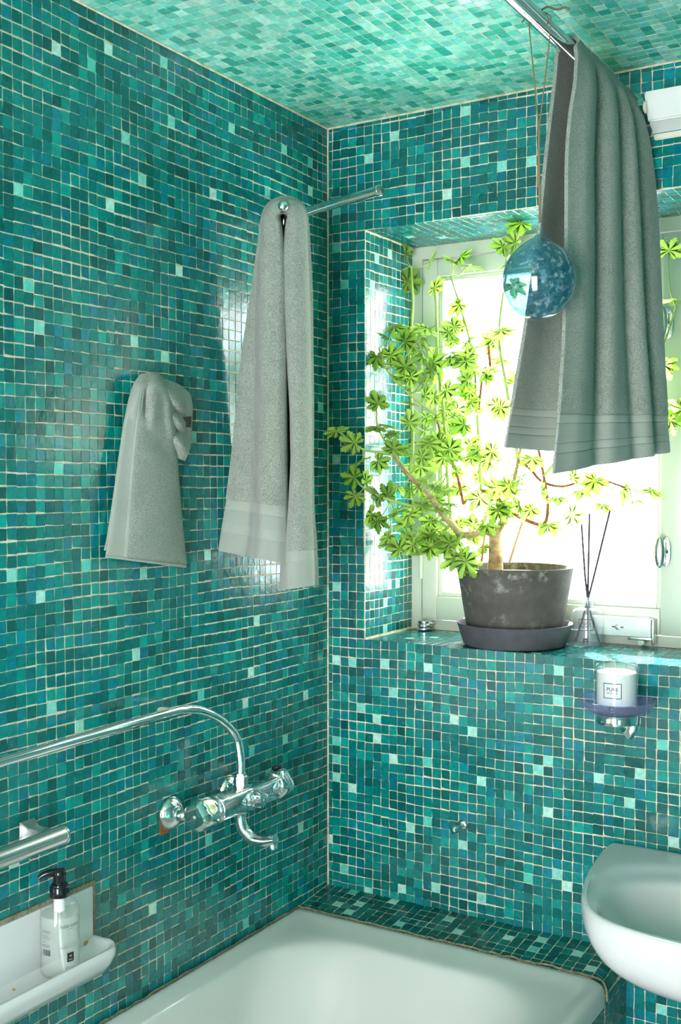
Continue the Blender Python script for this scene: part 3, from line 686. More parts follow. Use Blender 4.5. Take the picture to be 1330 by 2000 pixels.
# ------------------------------------------------------------------ grab rail
gr = empty('grab_rail', (0, -0.93, 0.955), 'brushed steel grab rail above the white soap dish', 'grab rail')
GX = 0.062
g1 = hit(121, 1631, 0, GX); g0 = hit(0, 1664, 0, GX)
gd = (g0 - g1) / np.linalg.norm(g0 - g1)
gz = g1[2]
tube('bar', [(GX, g1[1], gz), (GX, -1.55, gz - 0.004)], 0.0158, STEEL, gr, 28)
lathe('end_cap', [(0.0166, 0), (0.0168, .001), (0.0168, .004), (0.0155, .0052)], NICKEL, gr, 28, (0, 1, 0), (GX, g1[1] - .001, gz))
for y in (g1[1] - 0.022, -1.50):
    v = []
    for (x, hw, zt, zb) in ((0.0028, 0.017, gz + .022, gz - .018), (0.006, 0.016, gz + .020, gz - .018), (0.020, .0125, gz + .012, gz - .014), (0.050, .0125, gz + .012, gz - .010)):
        v.append([np.array(p) for p in ((x, y - hw, zb), (x, y + hw, zb), (x, y + hw, zt), (x, y - hw, zt))])
    V_, F_ = loft_vf(v, True, True); o = mesh_obj('bracket', V_, F_, STEEL, gr)
    bm = bmesh.new(); bm.from_mesh(o.data); bmesh.ops.recalc_face_normals(bm, faces=bm.faces[:]); bmesh.ops.bevel(bm, geom=bm.edges[:], offset=.0012, segments=2, affect='EDGES'); bm.to_mesh(o.data); bm.free()
    o.data.polygons.foreach_set('use_smooth', [True] * len(o.data.polygons)); autosmooth(o)

# ------------------------------------------------------------------ soap dish
SD0, SD1 = -1.14, -0.806
sdh = empty('soap_dish', (0, -0.97, 0.66), 'white glazed ceramic soap dish built into the tiled wall', 'soap dish')
box('mortar_border', (0.0010, SD0 - .008, 0.652), (0.0050, SD1 + .009, 0.826), SEALANT, sdh, 0.001)
box('back_plate', (0.003, SD0, 0.662), (0.008, SD1, 0.818), PORCELAIN, sdh, 0.002)
# tray: dished shelf with rolled lip; profile x-z swept along y with rounded ends
TZ = 0.712
def tray_ring(y, s):
    """profile of the tray at y, depth scale s (1 in the middle, tapering at the ends)"""
    p = [(0.008, 0.664), (0.030, 0.667), (0.055, 0.680), (0.072, 0.700), (0.080, 0.716), (0.081, 0.724), (0.077, 0.730), (0.070, 0.729), (0.064, 0.721), (0.056, 0.7135), (0.045, TZ), (0.028, TZ), (0.016, 0.7135), (0.008, 0.718)]
    return p
def tray():
    n = 14; ys = []
    L = 0.034
    rings = []
    for side, yy in ((0, SD0), (1, SD1)):
        pass
    K = 10
    seq = [(SD0 + 0.0 + L * (1 - math.cos(PI / 2 * k / K)), math.sin(PI / 2 * k / K)) for k in range(K + 1)] + [(SD1 + .002 - L * (1 - math.sin(PI / 2 * k / K)) , math.cos(PI / 2 * k / K)) for k in range(K + 1)]
    for y, s in seq:
        s2 = 0.45 + 0.55 * s; wall = 1 - s
        r = []
        for i, (x, z) in enumerate(tray_ring(y, s)):
            zz = z
            if i >= 8: zz = z + (0.729 - z) * min(1, wall * 2.2)          # the floor climbs to the rim at the ends
            if i <= 3: zz = z + (0.716 - z) * wall * 0.45
            r.append(np.array([0.008 + (x - 0.008) * s2, y, zz]))
        rings.append(r)
    v = [p for r in rings for p in r]; n = len(rings[0]); f = []
    for a in range(len(rings) - 1):
        for k in range(n - 1): f.append((a * n + k, a * n + k + 1, (a + 1) * n + k + 1, (a + 1) * n + k))
    f.append(tuple(range(n))); f.append(tuple(range((len(rings) - 1) * n + n - 1, (len(rings) - 1) * n - 1, -1)))
    o = mesh_obj('tray', v, f, PORCELAIN, sdh, True)
    bm = bmesh.new(); bm.from_mesh(o.data); bmesh.ops.recalc_face_normals(bm, faces=bm.faces[:]); bm.to_mesh(o.data); bm.free()
    autosmooth(o, 60)
tray()
for px, py, s in ((168, 1843, .006), (98, 1908, .003), (27, 1933, .003)):
    p = hit(px, py, 2, 0.716) if s < .005 else hit(px, py, 0, 0.0085)
    v, f = lathe_vf([(s, 0), (s * .9, .0008), (0, .0011)], 7, (0.3, 0, 1) if s < .005 else (1, 0, 0), p); mesh_obj('glaze_chip', v, f, OCHRE, sdh)

# ------------------------------------------------------------------ soap bottle
bx_, by_ = 0.0430, -0.922
BZ = TZ + 0.0008
sb = empty('soap_bottle', (bx_, by_, BZ), 'clear pump bottle of liquid soap with black pump on the soap dish', 'bottle')
BR, BH = 0.0325, 0.128
prof = [(0.0, 0.0), (BR - .008, 0.0), (BR - .003, .002), (BR - .0005, .007), (BR, .013), (BR, BH - .022), (BR - .001, BH - .014), (BR - .005, BH - .006), (BR - .011, BH - .001), (0.0135, BH + .002), (0.0130, BH + .006)]
lathe('bottle_wall', prof, CLEAR, sb, 36, (0, 0, 1), (bx_, by_, BZ), closed=False)
inn = [(0.0, 0.003), (BR - .008, .003), (BR - .003, .006), (BR - .0016, .013), (BR - .0016, BH - .024), (0.0, BH - .024)]
lathe('liquid', inn, LIQUID, sb, 36, (0, 0, 1), (bx_, by_, BZ), closed=False)
tube('dip_tube', [(bx_, by_, BZ + BH), (bx_ + .002, by_, BZ + .06), (bx_ + .008, by_ + .002, BZ + .006)], 0.0028, WHITE_PLASTIC, sb, 10, 5)
lathe('inner_neck', [(0.010, 0), (0.010, .022)], WHITE_PLASTIC, sb, 20, (0, 0, 1), (bx_, by_, BZ + BH - .020))
cp = lathe('pump_collar', [(0.0160, 0), (0.0165, .001), (0.0165, .017), (0.0158, .018), (0.0140, .0185), (0.0135, .021), (0.0105, .0215)], BLACK_PLASTIC, sb, 32, (0, 0, 1), (bx_, by_, BZ + BH + .004))
ph = lathe('pump_head', [(0.0105, 0), (0.0105, .012), (0.0112, .016), (0.0112, .0205), (0.0100, .022), (0.0, .0225)], BLACK_PLASTIC, sb, 28, (0, 0, 1), (bx_, by_, BZ + BH + .0255))
zt = BZ + BH + .0435
ndir = np.array([-RT[0], -RT[1], 0]); side = np.array([-0.66, -0.75, 0]); side /= np.linalg.norm(side)
P0 = np.array([bx_, by_, zt])
tube('nozzle', [P0 - side * .008 + (0, 0, .001), P0 + side * .012 + (0, 0, .0015), P0 + side * .026 + (0, 0, -.001), P0 + side * .034 + (0, 0, -.006)], [.0066, .0062, .0048, .0034], BLACK_PLASTIC, ph, 14, 5)
# print on the bottle: fn maps arc length to the bottle surface, angle 0 towards the camera
def cyl_fn(cx, cy, z0, R, ang, lift=0.0004):
    def fn(x, y):
        a = ang + x / R
        return (cx + (R + lift) * math.cos(a), cy + (R + lift) * math.sin(a), z0 + y)
    return fn
angc = math.atan2(CAM[1] - by_, CAM[0] - bx_)
def label(parent, name, parts, m):
    v, f = join_vf(parts); return mesh_obj(name, v, f, m, parent)
af = angc + 0.55
label(sb, 'lettering_title', [text_vf('PURE SENSE', 0.0068, cyl_fn(bx_, by_, BZ + .090, BR, af))], GREY_PRINT)
label(sb, 'lettering_maker', [text_vf('BY HIMLA', 0.0028, cyl_fn(bx_, by_, BZ + .0845, BR, af))], GREY_PRINT)
for tx_, zz in (('HAND SOAP', .060), ('FOR MIND BODY AND HOME', .055), ('500 ML 16.9 FL OZ', .020)):
    label(sb, 'lettering_note', [text_vf(tx_, 0.0026, cyl_fn(bx_, by_, BZ + zz, BR, af))], GREY_PRINT)
label(sb, 'logo_square', [patch_vf(-.0062, .0062, -.0075, .0075, cyl_fn(bx_, by_, BZ + .0375, BR, af))], BLACK_PRINT)
label(sb, 'logo_mark', [text_vf('H', 0.0060, cyl_fn(bx_, by_, BZ + .0395, BR, af, .0008)), text_vf('HIMLA', 0.0026, cyl_fn(bx_, by_, BZ + .0335, BR, af, .0008))], WHITE_PRINT)
al = angc - 0.75
lines = []
for k, w in enumerate((.017, .018, 0, .013, .018, .017, 0, .009, 0, .016, .018)):
    if w: lines.append(patch_vf(-.009, -.009 + w, -.0003, .0003, cyl_fn(bx_, by_, BZ + .083 - k * .0026, BR, al)))
label(sb, 'small_print', lines, GREY_PRINT)
bars = [patch_vf(-.008 + k * .0017, -.008 + k * .0017 + (.0005 + .0007 * ((k * 7) % 3) / 2), -.005, .005, cyl_fn(bx_, by_, BZ + .047, BR, al), 1) for k in range(10)]
label(sb, 'barcode', bars, BLACK_PRINT)

# ------------------------------------------------------------------ candle and its wall holder
CX, CY_, CZ = 0.7345, -0.083, 1.0855
hd = empty('candle_holder', (CX, 0, 1.05), 'violet glass dish on a chrome wall bracket under the sill', 'candle holder')
lathe('glass_dish', [(0.0, 0.0), (0.048, 0.0), (0.062, .004), (0.0715, .013), (0.0755, .025), (0.0765, .0275), (0.0745, .028), (0.0725, .025), (0.068, .0145), (0.058, .0065), (0.045, .004), (0.0, .004)], VIOLET_GLASS, hd, 48, (0, 0, 1), (CX, CY_, CZ - .0045), closed=False)
lathe('ring', [(0.030, -.0005), (0.041, 0.0), (0.042, .004), (0.042, .016), (0.040, .0185), (0.030, .0190)], CHROME, hd, 40, (0, 0, 1), (CX, CY_, CZ - .0245))
tube('bracket_arm', [(CX, CY_ + .030, CZ - .018), (CX, -0.03, CZ - .024), (CX, -0.010, CZ - .034)], [0.010, .011, .014], CHROME, hd, 16, 5)
sh = []
for (s, y) in ((1.0, -0.003), (1.0, -0.008), (0.82, -0.014), (0.4, -0.017)):
    sh.append(
              [np.array([CX + .003 + s * .0205 * x, y, 1.040 + s * .026 * z]) for x, z in [(-1, .8), (-.6, 1.0), (0, 1.05), (.6, 1.0), (1, .8), (.98, .2), (.8, -.35), (.45, -.85), (0, -1.2), (-.45, -.85), (-.8, -.35), (-.98, .2)]])
v, f = loft_vf(sh, False, True); o = mesh_obj('wall_plate', v, f, CHROME, hd, True)
bm = bmesh.new(); bm.from_mesh(o.data); bmesh.ops.recalc_face_normals(bm, faces=bm.faces[:]); bm.to_mesh(o.data); bm.free(); autosmooth(o, 30)
cn = empty('candle', (CX, CY_, CZ), 'white scented candle in clear glass reading PURE, in the violet dish', 'candle')
R_, H_ = 0.0415, 0.090
lathe('glass_cup', [(0.0, 0.0), (R_ - .002, 0.0), (R_, .002), (R_, H_), (R_ - .0012, H_ + .0006), (R_ - .0022, H_), (R_ - .0022, .0135), (0.0, .0130)], CLEAR, cn, 48, (0, 0, 1), (CX, CY_, CZ + .0005), closed=False)
lathe('wax', [(0.0, .0140), (R_ - .0030, .0140), (R_ - .0026, .016), (R_ - .0026, H_ - .013), (R_ - .004, H_ - .0115), (0.0, H_ - .012)], WAX, cn, 48, (0, 0, 1), (CX, CY_, CZ + .0005), closed=False)
tube('wick', [(CX, CY_, CZ + H_ - .013), (CX + .001, CY_, CZ + H_ - .004)], 0.0008, BLACK_PRINT, cn, 6)
ac = math.atan2(CAM[1] - CY_, CAM[0] - CX) - 0.20
fnc = cyl_fn(CX, CY_, CZ + .046, R_, ac)
label(cn, 'label_frame', [rect_line_vf(.036, .030, .0011, fnc)], BLACK_PRINT)
label(cn, 'lettering', [text_vf('PURE', 0.0098, cyl_fn(CX, CY_, CZ + .0490, R_, ac)), text_vf('BY HIMLA', 0.0046, cyl_fn(CX, CY_, CZ + .0415, R_, ac))], BLACK_PRINT)
label(cn, 'logo_square', [patch_vf(-.0062, .0062, -.0068, .0068, cyl_fn(CX, CY_, CZ + .0085, R_, ac))], BLACK_PRINT)
label(cn, 'logo_mark', [text_vf('H', 0.005, cyl_fn(CX, CY_, CZ + .0100, R_, ac, .0008)), text_vf('HIMLA', 0.0026, cyl_fn(CX, CY_, CZ + .0045, R_, ac, .0008))], WHITE_PRINT)

# ------------------------------------------------------------------ reed diffuser on the sill
dx, dy, dz = 0.583, 0.185, WZ0 + .0012
DGLASS = clear_mat('bottle_glass', (0.93, 0.955, 0.975), 0.02, 0.08)
rd = empty('reed_diffuser', (dx, dy, dz), 'clear glass reed diffuser bottle with dark sticks on the sill', 'diffuser')
r = 0.0350
lathe('bottle_glass', [(0.0, 0.0), (r - .003, 0.0), (r, .003), (r, .072), (r - .002, .078), (r - .008, .082), (0.014, .085), (0.0115, .089), (0.0115, .103), (0.0135, .105), (0.0135, .108), (0.0095, .108), (0.0095, .088)], DGLASS, rd, 40, (0, 0, 1), (dx, dy, dz), closed=False)
lathe('oil', [(0.0, .004), (r - .004, .004), (r - .0022, .006), (r - .0022, .040), (0.0, .040)], clear_mat('fragrance_oil', (0.93, 0.95, 0.98), 0.03, 0.05), rd, 40, (0, 0, 1), (dx, dy, dz), closed=False)
REED = mat('dark_reed', '#2b2130', 0.6)
for (bx0, by0, tx, ty, top) in ((-.027, -.004, .055, -.012, .312), (.003, -.012, .001, .004, .298), (.025, .006, -.019, .006, .284)):
    a = np.array([dx + bx0, dy + by0, dz + .006]); b = np.array([dx + tx, dy + ty, dz + top])
    m = np.array([dx + (bx0 * -.06), dy, dz + .108]); tube('reed', [a, m, b], 0.0025, REED, rd, 8, 3)
ac2 = math.atan2(CAM[1] - dy, CAM[0] - dx) - 0.12
label(rd, 'label_frame', [rect_line_vf(.034, .026, .0014, cyl_fn(dx, dy, dz + .049, r, ac2))], BLACK_PRINT)
label(rd, 'lettering', [text_vf('PURE', 0.0092, cyl_fn(dx, dy, dz + .0515, r, ac2)), text_vf('BY HIMLA', 0.0042, cyl_fn(dx, dy, dz + .0445, r, ac2))], GREY_PRINT)
label(rd, 'logo_square', [patch_vf(-.0060, .0060, -.0065, .0065, cyl_fn(dx, dy, dz + .012, r, ac2))], BLACK_PRINT)
label(rd, 'logo_mark', [text_vf('H', 0.005, cyl_fn(dx, dy, dz + .0135, r, ac2, .0008)), text_vf('HIMLA', 0.0026, cyl_fn(dx, dy, dz + .008, r, ac2, .0008))], WHITE_PRINT)

# ------------------------------------------------------------------ glass ball hanging from the rod on twine
GB = np.array([RX, -0.502, 1.880])
gb = empty('glass_ball', GB, 'blue mottled glass ball hanging on twine from the rod', 'ornament')
BLUEG = bpy.data.materials.new('mottled_blue_glass'); BLUEG.use_nodes = True
nt = BLUEG.node_tree; nt.nodes.clear()
out = nt.nodes.new('ShaderNodeOutputMaterial'); tc = nt.nodes.new('ShaderNodeTexCoord')
n1 = nt.nodes.new('ShaderNodeTexNoise'); n1.inputs['Scale'].default_value = 75; n1.inputs['Detail'].default_value = 5; n1.inputs['Roughness'].default_value = .65
nt.links.new(tc.outputs['Object'], n1.inputs['Vector'])
cr = nt.nodes.new('ShaderNodeValToRGB'); e = cr.color_ramp.elements; e[0].position = .35; e[0].color = (*srgb('#1a6a80'), 1); e[1].position = .70; e[1].color = (*srgb('#eaf5fa'), 1); k = e.new(.52); k.color = (*srgb('#3f8ea2'), 1)
nt.links.new(n1.outputs[0], cr.inputs[0])
tr = nt.nodes.new('ShaderNodeBsdfTransparent'); tr.inputs[0].default_value = (*srgb('#b4d9e6'), 1)
df = nt.nodes.new('ShaderNodeBsdfDiffuse'); tl = nt.nodes.new('ShaderNodeBsdfTranslucent')
nt.links.new(cr.outputs[0], df.inputs[0]); nt.links.new(cr.outputs[0], tl.inputs[0])
mt = nt.nodes.new('ShaderNodeMixShader'); mt.inputs[0].default_value = .6; nt.links.new(df.outputs[0], mt.inputs[1]); nt.links.new(tl.outputs[0], mt.inputs[2])
mb = nt.nodes.new('ShaderNodeMixShader'); rb = nt.nodes.new('ShaderNodeMapRange'); rb.inputs[1].default_value = .35; rb.inputs[2].default_value = .66; rb.inputs[3].default_value = .26; rb.inputs[4].default_value = .62; nt.links.new(n1.outputs[0], rb.inputs[0]); nt.links.new(rb.outputs[0], mb.inputs[0]); nt.links.new(tr.outputs[0], mb.inputs[1]); nt.links.new(mt.outputs[0], mb.inputs[2])
gl = nt.nodes.new('ShaderNodeBsdfGlossy'); gl.inputs['Roughness'].default_value = .03; lw = nt.nodes.new('ShaderNodeLayerWeight'); lw.inputs[0].default_value = .5
fr = nt.nodes.new('ShaderNodeMath'); fr.operation = 'POWER'; fr.inputs[1].default_value = 3.0; nt.links.new(lw.outputs['Facing'], fr.inputs[0])
fa = nt.nodes.new('ShaderNodeMath'); fa.operation = 'MULTIPLY_ADD'; fa.inputs[1].default_value = .75; fa.inputs[2].default_value = .06; nt.links.new(fr.outputs[0], fa.inputs[0]); fr = fa
mo = nt.nodes.new('ShaderNodeMixShader'); nt.links.new(fr.outputs[0], mo.inputs[0]); nt.links.new(mb.outputs[0], mo.inputs[1]); nt.links.new(gl.outputs[0], mo.inputs[2]); nt.links.new(mo.outputs[0], out.inputs[0])
pr = [(0.0, -.0655)] + [(0.0605 * math.sin(a), -.0655 * math.cos(a)) for a in np.linspace(.12, 2.45, 22)] + [(0.030, .0575), (0.018, .0655), (0.010, .070), (0.0065, .074)]
lathe('glass_globe', pr, BLUEG, gb, 56, (0, 0, 1), GB, closed=False, sharp=80)
lathe('glass_loop', [(0.0065, 0), (0.0055, .004), (0.0070, .009), (0.0045, .014), (0.0060, .019), (0.0035, .024), (0.0, .026)], CLEAR, gb, 18, (0, 0, 1), GB + (0, 0, .072))
TWINE = mat('jute_twine', '#7d6f55', 0.95); _n = noise(TWINE, 900, 2, .5, 'World'); bump(TWINE, _n.outputs['Fac'], .6, .001)
def twine(name, pts, r=0.0013): tube(name, pts, r, TWINE, gb, 7, 5)
top = GB[2] + .095
kn = np.array([RX - .002, -0.5015, 2.128])
twine('twine', [GB + (0, 0, .096), GB + (.001, 0.0, .15), kn + (.0012, .0, -.08), kn], .0019)
twine('twine', [GB + (.001, 0.001, .096), GB + (-.002, 0.001, .16), kn + (-.0018, .001, -.09), kn + (.001, 0, .0)], .0017)
twine('twine', [kn, kn + (-.007, -.006, .09), (RX - .0158, -0.512, RZ - .004), (RX - .010, -0.512, RZ + .012), (RX + .006, -.510, RZ + .0152)], .0012)
twine('twine', [kn, kn + (.009, .003, .08), (RX + .0162, -0.497, RZ - .006), (RX + .0135, -.499, RZ + .009), (RX + .001, -.506, RZ + .0160)], .0012)
twine('twine_end', [(RX + .004, -.508, RZ + .0155), (RX + .012, -.500, RZ + .022), (RX + .022, -.482, RZ + .022), (RX + .030, -.470, RZ + .028), (RX + .036, -.462, RZ + .0265)], .0018)
twine('twine_end', [(RX - .006, -.512, RZ + .0150), (RX - .018, -.514, RZ + .009), (RX - .026, -.517, RZ - .001)], .0016)

# ------------------------------------------------------------------ swivel towel rail with two arms on the left wall
AZ1, AZ2 = 2.125, 2.087
tr_ = empty('swivel_towel_rail', (0.02, -0.219, 2.1), 'chrome two-arm swivel towel rail on the left wall', 'towel rail')
PV = np.array([0.030, -0.219, 0.0])
E1 = hit(738, 373, 2, AZ1); E2 = hit(553, 405, 2, AZ2)
box('wall_plate', (0.0028, -0.239, 2.045), (0.010, -0.199, 2.165), CHROME, tr_, 0.002)
tube('pivot_post', [(PV[0], PV[1], 2.055), (PV[0], PV[1], 2.155)], 0.0075, CHROME, tr_, 18)
for z in (2.060, 2.150): tube('post_bracket', [(0.008, PV[1], z), (PV[0], PV[1], z)], 0.005, CHROME, tr_, 12)
d1_ = np.array([E1[0], E1[1], AZ1]); p1_ = np.array([PV[0], PV[1], AZ1])
u1 = (d1_ - p1_) / np.linalg.norm(d1_ - p1_)
a1 = tube('arm', [p1_, d1_], 0.0100, CHROME, tr_, 24)
lathe('end_cap', [(0.0105, -.002), (0.0113, 0), (0.0113, .006), (0.0105, .0074), (0.005, .0085), (0.0, .0088)], CHROME, a1, 24, u1, d1_)
d2_ = np.array([E2[0], E2[1], AZ2]); p2_ = np.array([PV[0], PV[1], AZ2]); u2 = (d2_ - p2_) / np.linalg.norm(d2_ - p2_)
a2_ = tube('arm', [p2_, d2_], 0.0070, CHROME, tr_, 24)
lathe('ball_end', [(0.011 * math.sin(a), -0.011 * math.cos(a)) for a in np.linspace(0.02, PI - .02, 16)], CHROME, a2_, 28, u2, d2_ + u2 * .006)

# ------------------------------------------------------------------ towels
def cloth_mat(name, col, kind):
    m = mat(name, col, 0.95); b = bsdf(m); b.inputs['Sheen Weight'].default_value = 0.25; b.inputs['Sheen Roughness'].default_value = 0.5
    c = srgb(col)
    if kind == 'terry':
        n1 = noise(m, 420, 2, 0.6, 'World'); n2 = noise(m, 40, 3, 0.5, 'World')
        r = ramp(m, n1.outputs['Fac'], [(0.32, tuple(x * .62 for x in c)), (0.62, tuple(min(1, x * 1.18) for x in c))])
        r2 = ramp(m, n2.outputs['Fac'], [(0.3, (.93,) * 3), (0.7, (1.05,) * 3)])
        lk(m, mixc(m, 1.0, r.outputs[0], r2.outputs[0], 'MULTIPLY'), b.inputs['Base Color'])
        bump(m, n1.outputs['Fac'], 0.9, 0.0030)
    else:
        n1 = noise(m, 900, 1, 0.5, 'World')
        r = ramp(m, n1.outputs['Fac'], [(0.3, tuple(x * .88 for x in c)), (0.7, tuple(min(1, x * 1.08) for x in c))])
        lk(m, r.outputs[0], b.inputs['Base Color']); bump(m, n1.outputs['Fac'], 0.35, 0.0012)
    return m
TERRY = cloth_mat('terry_cloth', '#949a91', 'terry'); WEAVE = cloth_mat('woven_border', '#969c93', 'weave'); STITCH = cloth_mat('stitched_rib', '#9ca299', 'weave')
def lerp(a, b, t): return a + (b - a) * t
def pcurve(table, t):
    """table rows (t, v1, v2, ...) linearly interpolated then smoothed by cosine"""
    tb = np.array(table, float); return [np.interp(t, tb[:, 0], tb[:, k]) for k in range(1, tb.shape[1])]
def smooth_grid(G, it=2):
    for _ in range(it):
        H = G.copy(); H[1:-1] = (G[:-2] + 2 * G[1:-1] + G[2:]) / 4
        K = H.copy(); K[:, 1:-1] = (H[:, :-2] + 2 * H[:, 1:-1] + H[:, 2:]) / 4; G = K
    return G
def cloth_part(name, G, m, parent, th, sub=0):
    a, b, _ = G.shape; V = G.reshape(-1, 3)
    Fc = [(i * b + j, i * b + j + 1, (i + 1) * b + j + 1, (i + 1) * b + j) for i in range(a - 1) for j in range(b - 1)]
    o = mesh_obj(name, V, Fc, m, parent, True)
    md = o.modifiers.new('thickness', 'SOLIDIFY'); md.thickness = th; md.offset = 0
    if th > .004:
        bv = o.modifiers.new('soft', 'BEVEL'); bv.width = th * .4; bv.segments = 2; bv.limit_method = 'ANGLE'
    return o
def rows_split(G, parent, cuts, mats):
    """cuts: row indices where a new strip starts; mats: (name, material, thickness)"""
    cuts = [0] + list(cuts) + [G.shape[0] - 1]
    for k, (nm, m, th) in enumerate(mats):
        cloth_part(nm, G[cuts[k]:cuts[k + 1] + 1], m, parent, th)
def at_depth(px, py, d): return CAM + ray(px, py) * d

# --- long towel over the ball-ended arm (left wall)
dB = proj(d2_)[2]
tA = empty('towel', d2_ - np.array([0, 0, .02]), 'long grey-green towel hanging over the ball-ended rail arm', 'towel', 'grey-green terry towels')
LROWS = [(0, 427, 562, 1076, 1102, 492), (.04, 431, 561, 1058, 1082, 495), (.10, 436, 561, 1020, 1042, 499), (.16, 443, 560, 985, 1000, 502), (.30, 454, 558, 895, 900, 505), (.45, 464, 557, 800, 800, 507), (.60, 474, 557, 700, 700, 507), (.75, 488, 556, 600, 600, 506), (.88, 502, 555, 505, 505, 508), (1.0, 512, 546, 428, 428, 514)]
RROWS = [(0, 600, 562, 428, 428, 598), (.12, 605, 554, 510, 505, 603), (.25, 608, 557, 600, 600, 606), (.38, 609, 563, 700, 700, 607), (.52, 610, 569, 800, 800, 607), (.66, 609.5, 571, 900, 900, 606), (.80, 611, 565, 1000, 1000, 606), (.90, 617, 557, 1070, 1075, 612), (.96, 620, 554, 1110, 1122, 616), (1.0, 620, 555, 1143, 1152, 616)]
SEC = [(-.30, 0.0, .130), (-.12, 0.0, .085), (0.0, 0.0, .088), (.10, .12, .078), (.31, 'f-', .070), (.35, 'f+', .004), (.52, .60, -.012), (.72, .85, -.010), (.90, .97, .002), (1.0, 1.0, .016), (1.12, 1.0, .055), (1.25, 1.09, .10)]
def secA(xo, xi, yo, yi, fold, s):
    f = (fold - xo) / (xi - xo); tab = []
    for t, fr, d in SEC:
        fr = max(f - .03, .02) if fr == 'f-' else (f + .015 if fr == 'f+' else fr); tab.append((t, fr, d))
    tab = np.array([(t, fr, d) for t, fr, d in tab], float)
    for k in range(1, len(tab) - 3): tab[k, 1] = max(tab[k, 1], tab[k - 1, 1])
    fr, d = np.interp(s, tab[:, 0], tab[:, 1]), np.interp(s, tab[:, 0], tab[:, 2])
    return lerp(xo, xi, fr), lerp(yo, yi, fr), d
S = np.linspace(-.30, 1.25, 64); rowsA = []
for t in np.linspace(0, 1, 70):
    xo, xi, yo, yi, fo = pcurve(LROWS, t)
    rowsA.append([at_depth(*(lambda q: (q[0], q[1], dB + .012 + q[2] * (0.75 + .35 * (1 - t))))(secA(xo, xi, yo, yi, fo, s))) for s in S])
for k in range(1, 16):
    ph = PI * (1 - k / 16); r = []
    ro = lerp(lerp(42, 40, math.sin(ph)), 46, k / 16 if k > 8 else 0) ; ri = 12
    for s in S:
        tab = np.array([(t, fr if not isinstance(fr, str) else .12 + .06 * (fr == 'f+'), d) for t, fr, d in SEC]); fr, d = np.interp(s, tab[:, 0], tab[:, 1]), np.interp(s, tab[:, 0], tab[:, 2])
        rr = lerp(ro, ri, fr); r.append(at_depth(554 + rr * math.cos(ph), 426 - rr * math.sin(ph), dB + .012 + d * .75))
    rowsA.append(r)
for t in np.linspace(0, 1, 74):
    xo, xi, yo, yi, fo = pcurve(RROWS, t)
    rowsA.append([at_depth(*(lambda q: (q[0], q[1], dB + .014 + q[2] * (0.75 + .2 * t)))(secA(xo, xi, yo, yi, fo, s))) for s in S])
GA = smooth_grid(np.array(rowsA), 3)
GA += (RNG.normal(0, 1, (GA.shape[0], 1, 1)) * 0).astype(float)
n = GA.shape[0]
rows_split(GA, tA, [5, 7, 10, 12, n - 8, n - 6], [('hem', WEAVE, .005), ('stitched_rib', STITCH, .0045), ('woven_border', WEAVE, .0042), ('stitched_rib', STITCH, .0045), ('terry_cloth', TERRY, .0075), ('stitched_rib', STITCH, .0045), ('hem', WEAVE, .005)])

# --- big towel over the shower rod
tB = empty('towel', (RX, -0.2, RZ), 'large grey-green towel draped over the shower rod in front of the window', 'towel', 'grey-green terry towels')
FN = [(0, 1121, 82, .7505), (.04, 1126, 108, .756), (.10, 1122, 165, .760), (.17, 1113, 217, .757), (.25, 1107, 278, .754), (.32, 1105, 330, .753), (.5, 1104, 500, .752), (.7, 1099, 680, .752), (.88, 1090, 820, .752), (1, 1080, 926, .752)]
FFm = [(0, 1238, 196, .752), (.05, 1253, 222, .766), (.12, 1266, 270, .775), (.2, 1276, 335, .785), (.32, 1284, 430, .795), (.52, 1290, 590, .805), (.75, 1297, 740, .815), (.9, 1303, 832, .822), (1, 1307, 884, .826)]
BN = [(0, 1088, 92, .7095), (.08, 1082, 165, .703), (.15, 1075, 222, .697), (.27, 1064, 320, .690), (.45, 1050, 470, .676), (.65, 1025, 640, .658), (.82, 1005, 760, .642), (1, 985, 874, .625)]
def edge(tab, u):
    px, py, x = pcurve(tab, u); return hit(px, py, 0, x)
def pleat(s, u):
    g = lambda c, w: math.exp(-((s - c) / w) ** 2)
    k = min(1, u * 9 + .1)
    p = -.046 * (1 - .62 * u) * g(.30 + .07 * u, .034 + .02 * u) - .026 * (1 - .55 * u) * g(.57 + .10 * u, .030 + .02 * u) - .034 * (1 - .35 * u) * g(.79 + .09 * u, .034 + .012 * u)
    p += .010 * g(.15, .10) + .012 * (1 - .5 * u) * g(.45, .08) + .012 * g(.68 + .08 * u, .07) + .006 * math.sin(5 * s + 4 * u) * u
    return p * k
NS = 88; SS = np.linspace(0, 1, NS); rowsB = []
Nu = 90
for u in np.linspace(1, 0, Nu):            # back panel, bottom to top
    n0 = edge(BN, u); far = np.array([lerp(.7095, .670, u), -0.010, lerp(RZ + .004, 1.60, u)])
    rowsB.append([n0 + (far - n0) * s + np.array([-1, 0, 0]) * (.010 * math.sin(7 * s) * min(1, 3 * u)) * min(1, s * 3) for s in SS])
for k in range(1, 12):                     # over the rod
    a = PI * (1 - k / 12); R = 0.0195
    rowsB.append([np.array([RX + R * math.cos(a), lerp(-.362, -.012, s), RZ + (R + .0035 * max(0, math.cos(2 * PI * s * 3.6))) * math.sin(a)]) for s in SS])
for u in np.linspace(0, 1, Nu):
    n0, f0 = edge(FN, u), edge(FFm, u)
    rowsB.append([n0 + (f0 - n0) * s + np.array([.85, -.5, 0]) * pleat(s, u) * (0.35 + .65 * min(1, s * 8)) * (0.4 + .6 * min(1, (1 - s) * 8)) for s in SS])
GBt = smooth_grid(np.array(rowsB), 2)
n = GBt.shape[0]
GBt[:, :, 1] = np.minimum(GBt[:, :, 1], -0.007)
